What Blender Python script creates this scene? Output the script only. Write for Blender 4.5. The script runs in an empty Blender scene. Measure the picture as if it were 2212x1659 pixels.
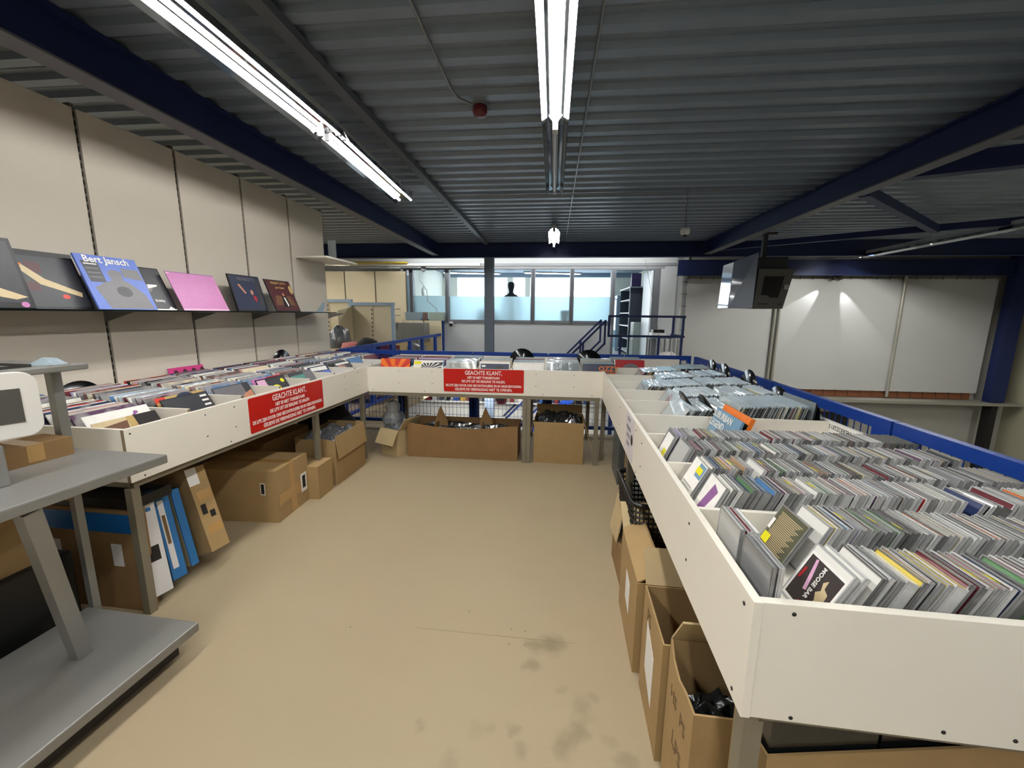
import bpy, bmesh, math, random
from mathutils import Vector, Matrix, Euler
R = math.radians
rnd = random.Random(7)
S = bpy.context.scene
COL = S.collection

# ------------------------------------------------------------------ camera, world, exposure
F_PX, CX, CY, H = 880.0, 1106.0, 829.5, 1.5
_y = Vector((1222 - CX, 680 - CY, F_PX)).normalized()
_t = F_PX * F_PX / (149.5 + 116 * .009)
_z = -Vector((-.009 * _t, _t, F_PX)).normalized()
_x = _y.cross(_z)
if _x.x < 0: _x = -_x
MC = Matrix((_x, _y, _z))                      # camera (right, down, forward) -> world
cam_data = bpy.data.cameras.new('camera'); cam = bpy.data.objects.new('camera', cam_data); COL.objects.link(cam)
rt, up, bk = MC @ Vector((1, 0, 0)), MC @ Vector((0, -1, 0)), MC @ Vector((0, 0, -1))
cam.matrix_world = Matrix(((rt.x, up.x, bk.x, 0), (rt.y, up.y, bk.y, 0), (rt.z, up.z, bk.z, H), (0, 0, 0, 1)))
cam_data.sensor_width = 36; cam_data.lens = F_PX / 2212 * 36; cam_data.clip_start = .05; cam_data.clip_end = 100
S.camera = cam
W = bpy.data.worlds.new('world'); S.world = W; W.use_nodes = True
W.node_tree.nodes['Background'].inputs[0].default_value = (.75, .85, 1, 1)
W.node_tree.nodes['Background'].inputs[1].default_value = .12
S.view_settings.view_transform = 'Standard'; S.view_settings.look = 'None'
S.view_settings.gamma = 1; S.view_settings.use_curve_mapping = False
S.view_settings.exposure = 2.0
S.cycles.max_bounces = 7; S.cycles.diffuse_bounces = 4; S.cycles.glossy_bounces = 3
S.cycles.transmission_bounces = 5; S.cycles.transparent_max_bounces = 8
S.cycles.sample_clamp_indirect = 4; S.cycles.caustics_reflective = False; S.cycles.caustics_refractive = False
S.cycles.use_denoising = True
TUBE = 34.0                                    # brightness of the fluorescent tubes

# ------------------------------------------------------------------ helpers
def c3(h):
    h = h.lstrip('#'); v = [int(h[i:i + 2], 16) / 255 for i in (0, 2, 4)]
    return tuple(x / 12.92 if x <= .04045 else ((x + .055) / 1.055) ** 2.4 for x in v)

_m = {}
def mat(name, col, rough=.5, metal=0., noise=0., scale=20., spec=.5, bump=0., coat=0., alpha=1., trans=0., emit=0., bscale=None, ior=1.45):
    if name in _m: return _m[name]
    m = bpy.data.materials.new(name); m.use_nodes = True
    nt = m.node_tree; b = nt.nodes['Principled BSDF']; c = c3(col) if isinstance(col, str) else col
    b.inputs['Base Color'].default_value = (*c, 1); b.inputs['Roughness'].default_value = rough
    b.inputs['Metallic'].default_value = metal; b.inputs['Specular IOR Level'].default_value = spec
    b.inputs['Coat Weight'].default_value = coat; b.inputs['Alpha'].default_value = alpha
    b.inputs['Transmission Weight'].default_value = trans; b.inputs['IOR'].default_value = ior
    if emit:
        b.inputs['Emission Color'].default_value = (*c, 1); b.inputs['Emission Strength'].default_value = emit
    if noise or bump:
        tc = nt.nodes.new('ShaderNodeTexCoord')
        n = nt.nodes.new('ShaderNodeTexNoise'); n.inputs['Scale'].default_value = scale; n.inputs['Detail'].default_value = 5
        nt.links.new(tc.outputs['Object'], n.inputs['Vector'])
        if noise:
            mx = nt.nodes.new('ShaderNodeMix'); mx.data_type = 'RGBA'
            mx.inputs['A'].default_value = (*[x * (1 - noise) for x in c], 1)
            mx.inputs['B'].default_value = (*[min(1, x * (1 + noise)) for x in c], 1)
            nt.links.new(n.outputs['Fac'], mx.inputs['Factor']); nt.links.new(mx.outputs['Result'], b.inputs['Base Color'])
        if bump:
            n2 = n
            if bscale:
                n2 = nt.nodes.new('ShaderNodeTexNoise'); n2.inputs['Scale'].default_value = bscale; nt.links.new(tc.outputs['Object'], n2.inputs['Vector'])
            bp = nt.nodes.new('ShaderNodeBump'); bp.inputs['Strength'].default_value = bump; bp.inputs['Distance'].default_value = .01
            nt.links.new(n2.outputs['Fac'], bp.inputs['Height']); nt.links.new(bp.outputs['Normal'], b.inputs['Normal'])
    _m[name] = m
    return m

def objcol(name, rough=.35, coat=0., mixwhite=0., noise=.0, scale=14., darken=1.):
    """takes its colour from the object, so that copies sharing a mesh can differ"""
    if name in _m: return _m[name]
    m = bpy.data.materials.new(name); m.use_nodes = True
    nt = m.node_tree; b = nt.nodes['Principled BSDF']; oi = nt.nodes.new('ShaderNodeObjectInfo')
    out = oi.outputs['Color']
    def mix(a, bcol, fac_socket=None, fac=.5):
        mx = nt.nodes.new('ShaderNodeMix'); mx.data_type = 'RGBA'
        nt.links.new(a, mx.inputs['A']); mx.inputs['B'].default_value = bcol
        if fac_socket: nt.links.new(fac_socket, mx.inputs['Factor'])
        else: mx.inputs['Factor'].default_value = fac
        return mx.outputs['Result']
    if noise:
        tc = nt.nodes.new('ShaderNodeTexCoord'); n = nt.nodes.new('ShaderNodeTexNoise'); n.inputs['Scale'].default_value = scale
        ad = nt.nodes.new('ShaderNodeVectorMath'); ad.operation = 'ADD'
        nt.links.new(tc.outputs['Object'], ad.inputs[0]); nt.links.new(oi.outputs['Location'], ad.inputs[1])
        nt.links.new(ad.outputs[0], n.inputs['Vector'])
        rp = nt.nodes.new('ShaderNodeMapRange'); rp.inputs['From Min'].default_value = .48; rp.inputs['From Max'].default_value = .6; rp.inputs['To Max'].default_value = noise
        nt.links.new(n.outputs['Fac'], rp.inputs['Value'])
        out = mix(out, (.35, .33, .32, 1), rp.outputs['Result'])
    if mixwhite: out = mix(out, (.62, .6, .57, 1), None, mixwhite)
    nt.links.new(out, b.inputs['Base Color']); b.inputs['Roughness'].default_value = rough; b.inputs['Coat Weight'].default_value = coat
    _m[name] = m
    return m

class MB:
    def __init__(s): s.v = []; s.f = []; s.m = []; s.sm = []
    def add(s, vs, fs, mi=0, smooth=False):
        o = len(s.v); s.v += [tuple(v) for v in vs]
        for f in fs: s.f.append([o + i for i in f]); s.m.append(mi); s.sm.append(smooth)
        return s
    def box(s, x0, x1, y0, y1, z0, z1, mi=0, T=None):
        vs = [Vector((x, y, z)) for z in (z0, z1) for y in (y0, y1) for x in (x0, x1)]
        if T is not None: vs = [T @ v for v in vs]
        return s.add(vs, [(0, 2, 3, 1), (4, 5, 7, 6), (0, 1, 5, 4), (2, 6, 7, 3), (0, 4, 6, 2), (1, 3, 7, 5)], mi)
    def hexa(s, b, t, mi=0):
        """b, t: four bottom and four top corners, same winding"""
        return s.add(list(b) + list(t), [(3, 2, 1, 0), (4, 5, 6, 7), (0, 1, 5, 4), (1, 2, 6, 5), (2, 3, 7, 6), (3, 0, 4, 7)], mi)
    def bar(s, a, b, w, h=None, mi=0):
        """rectangular bar between two points"""
        a, b = Vector(a), Vector(b); h = h or w; d = (b - a).normalized()
        u = Vector((0, 0, 1)) if abs(d.z) < .9 else Vector((0, 1, 0))
        r = d.cross(u).normalized(); q = r.cross(d).normalized()
        k = lambda p: [p - r * w / 2 - q * h / 2, p + r * w / 2 - q * h / 2, p + r * w / 2 + q * h / 2, p - r * w / 2 + q * h / 2]
        return s.hexa(k(a), k(b), mi)
    def tube(s, pts, r, n=8, mi=0, cap=True):
        pts = [Vector(p) for p in pts]; rs = r if isinstance(r, (list, tuple)) else [r] * len(pts); vs = []; prev = None
        for i, p in enumerate(pts):
            d = (pts[min(i + 1, len(pts) - 1)] - pts[max(i - 1, 0)]).normalized()
            u = prev or (Vector((0, 0, 1)) if abs(d.z) < .9 else Vector((1, 0, 0)))
            a = d.cross(u).normalized(); b = a.cross(d).normalized(); prev = b
            vs += [p + a * rs[i] * math.cos(2 * math.pi * j / n) + b * rs[i] * math.sin(2 * math.pi * j / n) for j in range(n)]
        fs = [(i * n + j, i * n + (j + 1) % n, (i + 1) * n + (j + 1) % n, (i + 1) * n + j) for i in range(len(pts) - 1) for j in range(n)]
        s.add(vs, fs, mi, True)
        if cap: s.add(vs[:n], [tuple(range(n))], mi); s.add(vs[-n:], [tuple(range(n))[::-1]], mi)
        return s
    def lathe(s, prof, c=(0, 0, 0), n=24, mi=0, T=None):
        vs = [Vector((c[0] + r * math.cos(2 * math.pi * j / n), c[1] + r * math.sin(2 * math.pi * j / n), c[2] + z)) for r, z in prof for j in range(n)]
        if T is not None: vs = [T @ v for v in vs]
        fs = [(i * n + j, i * n + (j + 1) % n, (i + 1) * n + (j + 1) % n, (i + 1) * n + j) for i in range(len(prof) - 1) for j in range(n)]
        return s.add(vs, fs, mi, True)
    def prism(s, poly, d0, d1, ax='y', mi=0, T=None):
        """2D polygon extruded: ax 'y' -> poly in (x,z); 'z' -> (x,y); 'x' -> (y,z)"""
        mk = {'y': lambda p, d: Vector((p[0], d, p[1])), 'z': lambda p, d: Vector((p[0], p[1], d)), 'x': lambda p, d: Vector((d, p[0], p[1]))}[ax]
        n = len(poly); vs = [mk(p, d0) for p in poly] + [mk(p, d1) for p in poly]
        if T is not None: vs = [T @ v for v in vs]
        return s.add(vs, [tuple(range(n))[::-1], tuple(range(n, 2 * n))] + [(i, (i + 1) % n, n + (i + 1) % n, n + i) for i in range(n)], mi)
    def mesh(s, name, mats, bevel=0):
        me = bpy.data.meshes.new(name); me.from_pydata(s.v, [], s.f)
        for m in (mats if isinstance(mats, (list, tuple)) else [mats]): me.materials.append(m)
        for p, mi, sm in zip(me.polygons, s.m, s.sm): p.material_index = mi; p.use_smooth = sm
        bm = bmesh.new(); bm.from_mesh(me); bmesh.ops.recalc_face_normals(bm, faces=bm.faces)
        if bevel:
            bmesh.ops.bevel(bm, geom=[e for e in bm.edges if e.calc_face_angle(0) > .6], offset=bevel, segments=2, affect='EDGES', profile=.6)
        bm.to_mesh(me); bm.free(); return me
    def obj(s, name, mats, parent=None, loc=(0, 0, 0), rot=(0, 0, 0), bevel=0):
        return link(name, s.mesh(name, mats, bevel), parent, loc, rot)

def link(name, data, parent=None, loc=(0, 0, 0), rot=(0, 0, 0)):
    o = bpy.data.objects.new(name, data); COL.objects.link(o); o.location = loc; o.rotation_euler = rot
    if parent: o.parent = parent
    return o
def tag(o, label=None, cat=None, group=None, kind=None):
    for k, v in (('label', label), ('category', cat), ('group', group), ('kind', kind)):
        if v: o[k] = v
    return o
def thing(name, label, cat, loc=(0, 0, 0), rz=0, group=None):
    return tag(link(name, None, None, loc, (0, 0, rz)), label, cat, group)
def struct(o): o['kind'] = 'structure'; return o
def copy_tree(o, parent=None):
    c = o.copy(); COL.objects.link(c)
    if parent: c.parent = parent
    for ch in list(o.children): copy_tree(ch, c)
    return c
def text(body, parent, m, size, loc, rot, sx=1., align='CENTER', bold=0., name='lettering', ext=.0004):
    cu = bpy.data.curves.new(name, 'FONT'); cu.body = body; cu.size = size; cu.align_x = align; cu.align_y = 'CENTER'
    cu.offset = bold; cu.extrude = ext; cu.materials.append(m); cu.resolution_u = 2
    o = link(name, cu, parent, loc, rot); o.scale = (sx, 1, 1); return o
def ordinal(n):
    return f"{n}{'th' if 10 < n % 100 < 14 else {1: 'st', 2: 'nd', 3: 'rd'}.get(n % 10, 'th')}"

# ------------------------------------------------------------------ materials
white = mat('white_laminate', '#e9e4d8', .38, noise=.03, scale=6, spec=.4)
edge = mat('laminate_cut_edge', '#8a7a60', .7)
wallp = mat('shelving_back_panel', '#cfc6b8', .5, noise=.03, scale=3)
wallg = mat('grey_wall_paint', '#c6cacb', .7, noise=.04, scale=2)
beige = mat('cream_back_panel', '#dccfae', .55, noise=.03, scale=3)
frame_m = mat('bin_frame_metal', '#87806f', .45, .3, noise=.08, scale=30)
grey = mat('grey_powder_coat', '#8b8a86', .35, .35, noise=.1, scale=260, bump=.05)
blue = mat('blue_paint', '#123a8c', .42, noise=.06, scale=8, spec=.5)
blued = mat('dark_blue_beam_paint', '#142350', .55, noise=.08, scale=5)
dark = mat('black_gap', '#15130f', .8)
black = mat('black_plastic', '#141414', .35)
steel = mat('galvanised_steel', '#8f9190', .38, .85, noise=.12, scale=14)
chrome = mat('polished_reflector', '#a7abad', .07, 1.)
lampw = mat('lamp_housing', '#b8babb', .45, .2)
tube_on = mat('lit_tube', (1, .985, .95), .5, emit=TUBE)
tube_off = mat('unlit_tube', '#c8cccc', .3)
card = mat('cardboard', '#a3875c', .8, noise=.12, scale=9, bump=.15, bscale=60)
cardl = mat('pale_cardboard', '#b9a47c', .8, noise=.1, scale=9, bump=.15, bscale=60)
cardd = mat('brown_cardboard', '#8b6c45', .8, noise=.15, scale=7, bump=.15, bscale=60)
tape_m = mat('packing_tape', '#b58f58', .12, coat=.6)
paper = mat('white_paper', '#e8e6e2', .6)
ink = mat('black_ink', '#1c1b1a', .6)
inkg = mat('pen_marks', '#6e5537', .7)
red_m = mat('red_sign', '#c0160d', .4)
txt_w = mat('white_print', '#f1e2dd', .5)
foil = mat('crumpled_plastic_film', '#5d6064', .16, noise=.5, scale=18, bump=1., bscale=22, coat=.5)
filmd = mat('dark_plastic_film', '#25282a', .18, noise=.5, scale=18, bump=.9, bscale=22, coat=.5)
yellow = mat('yellow_sticker', '#e6dc12', .5)
gdark = mat('dark_display', '#4f4d49', .35)
vinyl = mat('black_vinyl', '#0d0d0f', .22, coat=.3)
vlabel = mat('record_label_paper', '#9a938c', .5)
jk_face = objcol('sleeve_print', .3, .5, noise=.75, scale=9)
jk_edge = objcol('sleeve_edge', .6, 0, mixwhite=.06)
cd_case = mat('jewel_case_plastic', '#9b9c9b', .14, spec=.6, noise=.25, scale=40, coat=.4)
_nt = cd_case.node_tree; _b = _nt.nodes['Principled BSDF']; _oi = _nt.nodes.new('ShaderNodeObjectInfo'); _hs = _nt.nodes.new('ShaderNodeHueSaturation')
_mr = _nt.nodes.new('ShaderNodeMapRange'); _mr.inputs['To Min'].default_value = .35; _mr.inputs['To Max'].default_value = 1.75
_nt.links.new(_oi.outputs['Random'], _mr.inputs['Value']); _nt.links.new(_mr.outputs['Result'], _hs.inputs['Value'])
_nt.links.new(_b.inputs['Base Color'].links[0].from_socket, _hs.inputs['Color']); _nt.links.new(_hs.outputs['Color'], _b.inputs['Base Color'])
cd_in = objcol('disc_inlay_print', .3, .3)
clear = mat('clear_sleeve_film', '#94a3ab', .22, noise=.25, scale=25, coat=.7, bump=.4, bscale=30)

# ------------------------------------------------------------------ the building (turned 1.7 degrees from the shop fittings)
RB = R(1.7); TB = Matrix.Rotation(RB, 4, 'Z')
def bld(name, mb, m, parent=None, bevel=0):
    return mb.obj(name, m, parent, rot=(0, 0, 0 if parent else RB), bevel=bevel)

# floor with stains, seams and drill holes
fm = mat('beige_floor', '#a59679', .62, noise=.13, scale=420, bump=.12, bscale=300)
nt = fm.node_tree; bs = nt.nodes['Principled BSDF']; src = bs.inputs['Base Color'].links[0].from_socket
tc = nt.nodes.new('ShaderNodeTexCoord'); nz = nt.nodes.new('ShaderNodeTexNoise'); nz.inputs['Scale'].default_value = 16
nt.links.new(tc.outputs['Object'], nz.inputs['Vector'])
wv = nt.nodes.new('ShaderNodeMix'); wv.data_type = 'RGBA'; wv.blend_type = 'LINEAR_LIGHT'; wv.inputs['Factor'].default_value = .04
nt.links.new(tc.outputs['Object'], wv.inputs['A']); nt.links.new(nz.outputs['Color'], wv.inputs['B'])
def blend(src, fac, col):
    mx = nt.nodes.new('ShaderNodeMix'); mx.data_type = 'RGBA'; nt.links.new(src, mx.inputs['A']); mx.inputs['B'].default_value = (*col, 1)
    nt.links.new(fac, mx.inputs['Factor']); return mx.outputs['Result']
bign = nt.nodes.new('ShaderNodeTexNoise'); bign.inputs['Scale'].default_value = 1.6; bign.inputs['Detail'].default_value = 3
nt.links.new(tc.outputs['Object'], bign.inputs['Vector'])
mr = nt.nodes.new('ShaderNodeMapRange'); mr.inputs['From Min'].default_value = .35; mr.inputs['From Max'].default_value = .75; mr.inputs['To Max'].default_value = .3
nt.links.new(bign.outputs['Fac'], mr.inputs['Value']); src = blend(src, mr.outputs['Result'], c3('#a58a72'))
for (sx, sy, sr, sa) in [(-0.095, 1.643, 0.055, 0.5), (-0.017, 1.665, 0.073, 0.7), (-0.093, 1.535, 0.044, 0.5), (0.03, 1.43, 0.034, 0.25), (0.106, 1.386, 0.047, 0.35), (0.154, 1.423, 0.03, 0.3), (0.116, 1.34, 0.046, 0.2), (-0.142, 1.25, 0.037, 0.4), (0.092, 1.279, 0.051, 0.55), (0.04, 1.226, 0.059, 0.55), (-0.106, 1.182, 0.039, 0.4), (-0.485, 1.213, 0.034, 0.3), (-0.225, 1.249, 0.031, 0.2), (-0.345, 1.106, 0.047, 0.3), (0.25, 1.195, 0.047, 0.4), (0.204, 1.261, 0.033, 0.2), (-0.275, 1.225, 0.044, 0.15)]:
    d = nt.nodes.new('ShaderNodeVectorMath'); d.operation = 'DISTANCE'; nt.links.new(wv.outputs['Result'], d.inputs[0]); d.inputs[1].default_value = (sx, sy, 0)
    q = nt.nodes.new('ShaderNodeMapRange'); q.interpolation_type = 'SMOOTHSTEP'; q.inputs['From Min'].default_value = sr * .2; q.inputs['From Max'].default_value = sr * 1.15
    q.inputs['To Min'].default_value = sa * .8; q.inputs['To Max'].default_value = 0; nt.links.new(d.outputs['Value'], q.inputs['Value'])
    src = blend(src, q.outputs['Result'], c3('#6d6248'))
nt.links.new(src, bs.inputs['Base Color'])
fl = MB().prism([(-9, -4), (1.62, -4), (1.62, 5.12), (-2.93, 5.12), (-2.93, 9.9), (-9, 9.9)], -.3, 0, 'z')
struct(fl.obj('floor', fm))
seam = MB().bar((-0.670, 1.673, .0004), (0.085, 1.682, .0004), .002, .0008)
for (hx, hy) in [(-0.215, 1.725), (-0.146, 1.723), (-0.214, 1.635), (-0.142, 1.642), (-0.444, 1.815), (-0.987, 1.631)]:
    seam.lathe([(.005, .0011), (0, .0011)], (hx, hy, 0), 8)
struct(seam.obj('floor_seam', mat('floor_seam_dark', '#8a7a5e', .9)))
struct(bld('floor_hall', MB().box(-9, 10.2, -4, 13.5, -2.9, -2.75), mat('hall_floor', '#8f8b84', .5, noise=.1)))
struct(bld('floor_office', MB().box(-4.0, 2.9, 10.06, 14.6, .25, .4), mat('office_floor', '#8f9596', .5)))

# trapezoidal deck ceiling
deck = mat('deck_paint', '#7d8996', .42, .25, noise=.12, scale=7)
P = .207; prof = [(0, 2.95), (.030, 2.95), (.046, 2.985), (.088, 2.985), (.092, 2.979), (.100, 2.979), (.104, 2.985), (.146, 2.985), (.162, 2.95)]
pl = []; y = -4.0
while y < 14.2:
    pl += [(y + a, b) for a, b in prof]; y += P
vs = [(x, a, b) for a, b in pl for x in (-9.2, 10.4)]
ce = MB().add(vs, [(2 * i, 2 * i + 1, 2 * i + 3, 2 * i + 2) for i in range(len(pl) - 1)]); ce.box(-9.2, 10.4, -4, 14.2, 3.0, 3.1)
struct(bld('ceiling', ce, deck))

def ibeam(p0, p1, w, h, tf=.012, tw=.008):
    mb = MB(); p0, p1 = Vector(p0), Vector(p1)                       # p0, p1: centre of the bottom face
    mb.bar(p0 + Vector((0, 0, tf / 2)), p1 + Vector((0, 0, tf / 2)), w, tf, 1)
    mb.bar(p0 + Vector((0, 0, h - tf / 2)), p1 + Vector((0, 0, h - tf / 2)), w, tf)
    mb.bar(p0 + Vector((0, 0, h / 2)), p1 + Vector((0, 0, h / 2)), tw, h - 2 * tf)
    return mb
struct(bld('beam_left', ibeam((-2.49, -4, 2.70), (-2.49, 8.68, 2.70), .135, .248), [blued, mat('flange_bounce_tint', '#5c5d66', .5)]))  # bottom flange greyed: light bounced off the floor is put into its colour
struct(bld('beam_right', ibeam((2.99, -4, 2.70), (2.99, 8.68, 2.70), .135, .248), [blued, mat('flange_bounce_tint', '#5c5d66', .5)]))
struct(bld('beam_back', ibeam((-9, 8.75, 2.66), (9.6, 8.75, 2.66), .14, .288), [blued, blued]))
struct(bld('beam_far', ibeam((2.74, 9.7, 2.385), (9.6, 9.7, 2.385), .14, .33), [blued, blued]))
struct(bld('beam_brace', MB().bar((3.06, 4.66, 2.74), (5.35, 6.62, 2.74), .09, .1).bar((3.06, 4.25, 2.80), (4.6, 3.6, 2.80), .12, .16).bar((4.6, 3.6, 2.80), (9.0, 2.2, 2.8), .12, .16).bar((3.06, 8.3, 2.76), (5.45, 6.6, 2.76), .08, .09).bar((5.45, 6.6, 2.76), (9.4, 3.9, 2.76), .08, .09), blued))
struct(bld('column_back', ibeam((0, 0, 0), (0, 0, 1), .001, .001) and MB().box(-1.455, -1.265, 8.66, 8.672, -2.75, 2.66).box(-1.455, -1.265, 8.83, 8.842, -2.75, 2.66).box(-1.365, -1.355, 8.672, 8.83, -2.75, 2.66), mat('column_paint', '#76828f', .45)))
struct(bld('column_right', MB().box(9.46, 9.74, 9.62, 9.8, -.30, 2.9).box(9.5, 9.62, 9.6, 9.8, -2.75, -.3, 1), [blued, dark]))

# far wall with the office windows
fw = MB()
YW0, YW1 = 9.9, 10.05
fw.box(-2.66, 1.37, YW0, YW1, -2.75, 1.30)                        # below the windows
fw.box(-3.72, 2.9, YW0, YW1, 2.60, 2.95)                          # above
fw.box(-3.72, -2.66, YW0, YW1, -2.75, 1.3)
fw.box(2.42, 2.78, YW0 - .03, YW1, -2.75, 2.6)                    # pilaster right of the door
fw.box(2.78, 3.02, YW0, YW1, -2.75, 2.95)
fw.box(-9.2, -3.72, YW0, YW1, -2.75, 2.95)
fw.box(1.37, 2.42, YW0, YW1, -2.75, .4)
struct(bld('wall_back', fw, wallg))
struct(bld('wall_back_hall', MB().box(3.02, 10.2, 9.98, 10.1, -2.75, 2.95), mat('hall_wall', '#a9a69c', .7, noise=.04, scale=2)))
struct(bld('wall_right', MB().box(10.1, 10.2, -4, 10, -2.75, 2.95), mat('right_wall', '#a8a48c', .7, noise=.05, scale=2)))
struct(bld('wall_left', MB().box(-9.2, -9.1, -4, 10, 0, 2.95), wallg))
struct(bld('wall_front', MB().box(-9.2, 10.2, -4.1, -4, -2.75, 2.95), wallg))
cr = MB().box(-9.0, 2.9, 9.86, 9.9, 2.62, 2.68, 0).box(-3.7, 2.5, 9.86, 9.9, 2.555, 2.60, 0)
struct(bld('trim_1', cr, mat('cornice_paint', '#8d9194', .4)))
alu = mat('window_frame_paint', '#767a80', .45, .2)
frost = mat('frosted_glass', '#c4e6f4', .65, trans=.6, ior=1.25)
glass = mat('window_glass', '#f4fbff', .02, trans=1., ior=1.02)
xs = [-3.62, -3.46, -2.57, -1.525, -.495, .42, 1.365]
for k in range(6):
    a, b = xs[k], xs[k + 1]
    w = MB(); t = .05
    w.box(a - .03, a + t, 9.87, 10.03, 1.30, 2.6).box(b - t, b + .03, 9.87, 10.03, 1.30, 2.6)
    w.box(a + t, b - t, 9.87, 10.03, 1.30, 1.36).box(a + t, b - t, 9.87, 10.03, 2.54, 2.6)
    o = struct(bld(f'window_{k+1}', w, alu))
    if k < 2: zt = 1.93 if k else 2.42
    else: zt = 1.92
    MB().box(a + t, b - t, 9.94, 9.946, 1.36, zt).obj('frosted_film', frost, o)
    MB().box(a + t, b - t, 9.95, 9.956, zt, 2.54).obj('pane', glass, o)
# door
d = struct(bld('door_1', MB().box(1.365, 1.42, 9.87, 10.04, .4, 2.6).box(2.27, 2.42, 9.87, 10.04, .4, 2.6).box(1.42, 2.27, 9.87, 10.04, 2.53, 2.6), alu))
lf = bld('door_leaf', MB().box(2.225, 2.262, 9.9, 10.75, .41, 2.52), mat('door_leaf_edge', '#e9f2f6', .4), d)
# office beyond
ow = mat('office_wall', '#dfe3da', .7)
struct(bld('wall_office', MB().box(-4.0, -3.9, 10.05, 14.6, .4, 2.95).box(2.8, 2.9, 10.05, 14.6, .4, 2.95)
           .box(-4, 2.9, 14.5, 14.6, .4, 1.0).box(-4, 2.9, 14.46, 14.6, 2.76, 2.95, 1).box(-4, -3.4, 14.5, 14.6, 1.0, 2.76).box(1.95, 2.9, 14.5, 14.6, 1.0, 2.76)
           .box(-1.62, -1.42, 14.45, 14.55, 1.0, 2.76).box(-1.0, -.82, 14.45, 14.55, 1.0, 2.76).box(-3.4, 1.95, 14.44, 14.5, 2.02, 2.07, 1), [ow, mat('office_lintel', '#7d90a3', .6)]))
struct(bld('ceiling_office', MB().box(-3.9, 2.8, 10.1, 14.45, 2.90, 2.94), mat('office_ceiling', '#8395a6', .6)))
sky = mat('overcast_daylight', (.86, .95, 1), .5, emit=.95)
o = struct(bld('window_7', MB().box(-3.4, 1.95, 14.44, 14.5, .96, 1.0), alu))
struct(bld('sky', MB().box(-3.5, 2.05, 14.62, 14.64, .9, 2.85), sky))

# ------------------------------------------------------------------ lighting fixtures
tube_hi = mat('bright_lit_tube', (1, .985, .95), .5, emit=TUBE * 3.2)
tube_half = mat('twin_lit_tube', (1, .985, .95), .5, emit=TUBE * .55)
def fixture(name, label, x, y0, y1, z, on, tubes=1, parent=None, drop=0.):
    t = thing(name, label, 'light', (0, 0, 0), RB, 'batten lights along the ceiling')
    n = int(round((y1 - y0) / 1.52)) or 1
    zz = lambda y: z - drop * (y - y0) / (y1 - y0)
    a, b = (x, y0, zz(y0)), (x, y1, zz(y1))
    h = MB(); up = lambda p, dz: (p[0], p[1], p[2] + dz)
    o2 = .066 if tubes == 2 else 0
    h.box(x - o2 - .025 - o2 * .6, x - o2 + .025 + o2 * .6, y0, y1, zz(y0) + .032, zz(y0) + .08) if not drop else h.hexa([(x - o2 - .06, y0, zz(y0) + .032), (x - o2 + .06, y0, zz(y0) + .032), (x - o2 + .06, y1, zz(y1) + .032), (x - o2 - .06, y1, zz(y1) + .032)], [(x - o2 - .06, y0, zz(y0) + .08), (x - o2 + .06, y0, zz(y0) + .08), (x - o2 + .06, y1, zz(y1) + .08), (x - o2 - .06, y1, zz(y1) + .08)])
    h.obj('trunking', lampw, t)
    r = MB(); xt = x; x = x - o2
    for s in (-1, 1):
        for (u0, w0, u1, w1) in (((.022, .03, .055, .018), (.055, .018, .088, -.035)) if tubes == 1 else ((.0, .03, .088, .022), (.088, .022, .114, -.036))):
            r.add([(x + s * u0, y0, zz(y0) + w0), (x + s * u1, y0, zz(y0) + w1), (x + s * u1, y1, zz(y1) + w1), (x + s * u0, y1, zz(y1) + w0),
                   (x + s * u0, y0, zz(y0) + w0 + .003), (x + s * (u1 + .002), y0, zz(y0) + w1 + .003), (x + s * (u1 + .002), y1, zz(y1) + w1 + .003), (x + s * u0, y1, zz(y1) + w0 + .003)],
                  [(0, 1, 2, 3), (7, 6, 5, 4), (0, 4, 5, 1), (1, 5, 6, 2), (2, 6, 7, 3), (3, 7, 4, 0)])
    r.obj('reflector', chrome, t)
    for k in range(n):
        ya, yb = y0 + (y1 - y0) * k / n + .03, y0 + (y1 - y0) * (k + 1) / n - .03
        for xx in ((xt,) if tubes == 1 else (xt, xt - .132)):
          MB().tube([(xx, ya, zz(ya)), (xx, yb, zz(yb))], .013, 10).obj('tube', (tube_hi if on == 2 else tube_half if tubes == 2 else tube_on) if on else tube_off, t)
          for q0, q1 in ((ya - .022, ya), (yb, yb + .022)): MB().box(xx - .018, xx + .018, q0, q1, zz(ya) - .02 - drop * 0, zz(ya) + .035).obj('lamp_holder', lampw, t)
    for k in range(n + 1):
        yy = y0 + (y1 - y0) * k / n; yy = min(max(yy, y0 + .1), y1 - .1)
        MB().tube([(x, yy, zz(yy) + .07), (x, yy, 2.955)], .004, 6).obj('hanger', steel, t)
    return t
fixture('batten_light', 'long lit batten above the left bins, running out over the viewer', -1.60, -2.97, 3.13, 2.80, True, 2)
fixture('batten_light', 'lit batten carrying on beyond the long one above the left bins', -1.60, 3.17, 4.68, 2.80, True, 2, drop=.06)
fixture('batten_light', 'lit batten hanging over the middle of the aisle', -.02, -2.9, 3.16, 2.80, True)
fixture('batten_light', 'unlit batten carrying on from the lit one over the aisle', -.02, 3.18, 4.7, 2.80, False)
fixture('batten_light', 'short lit batten far off in front of the blue cross beam', -.02, 6.7, 8.2, 2.80, True)
fixture('batten_light', 'lit batten hanging over the hall before the white tarpaulin', 5.95, 5.9, 8.95, 2.68, 2)
fixture('batten_light', 'unseen fill batten added high over the far right side of the hall', 9.3, -2.0, 4.0, 2.72, 2)  # extra row outside the view, added to brighten the hall and tarpaulin
fixture('batten_light', 'lit batten behind the viewer over the end of the railing bin', 1.5, -3.8, -.75, 2.80, True)
bf = thing('batten_light', 'lit batten hidden above the office windows behind the blue cross beam', 'light', (0, 0, 0), RB, 'batten lights along the ceiling')
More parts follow.
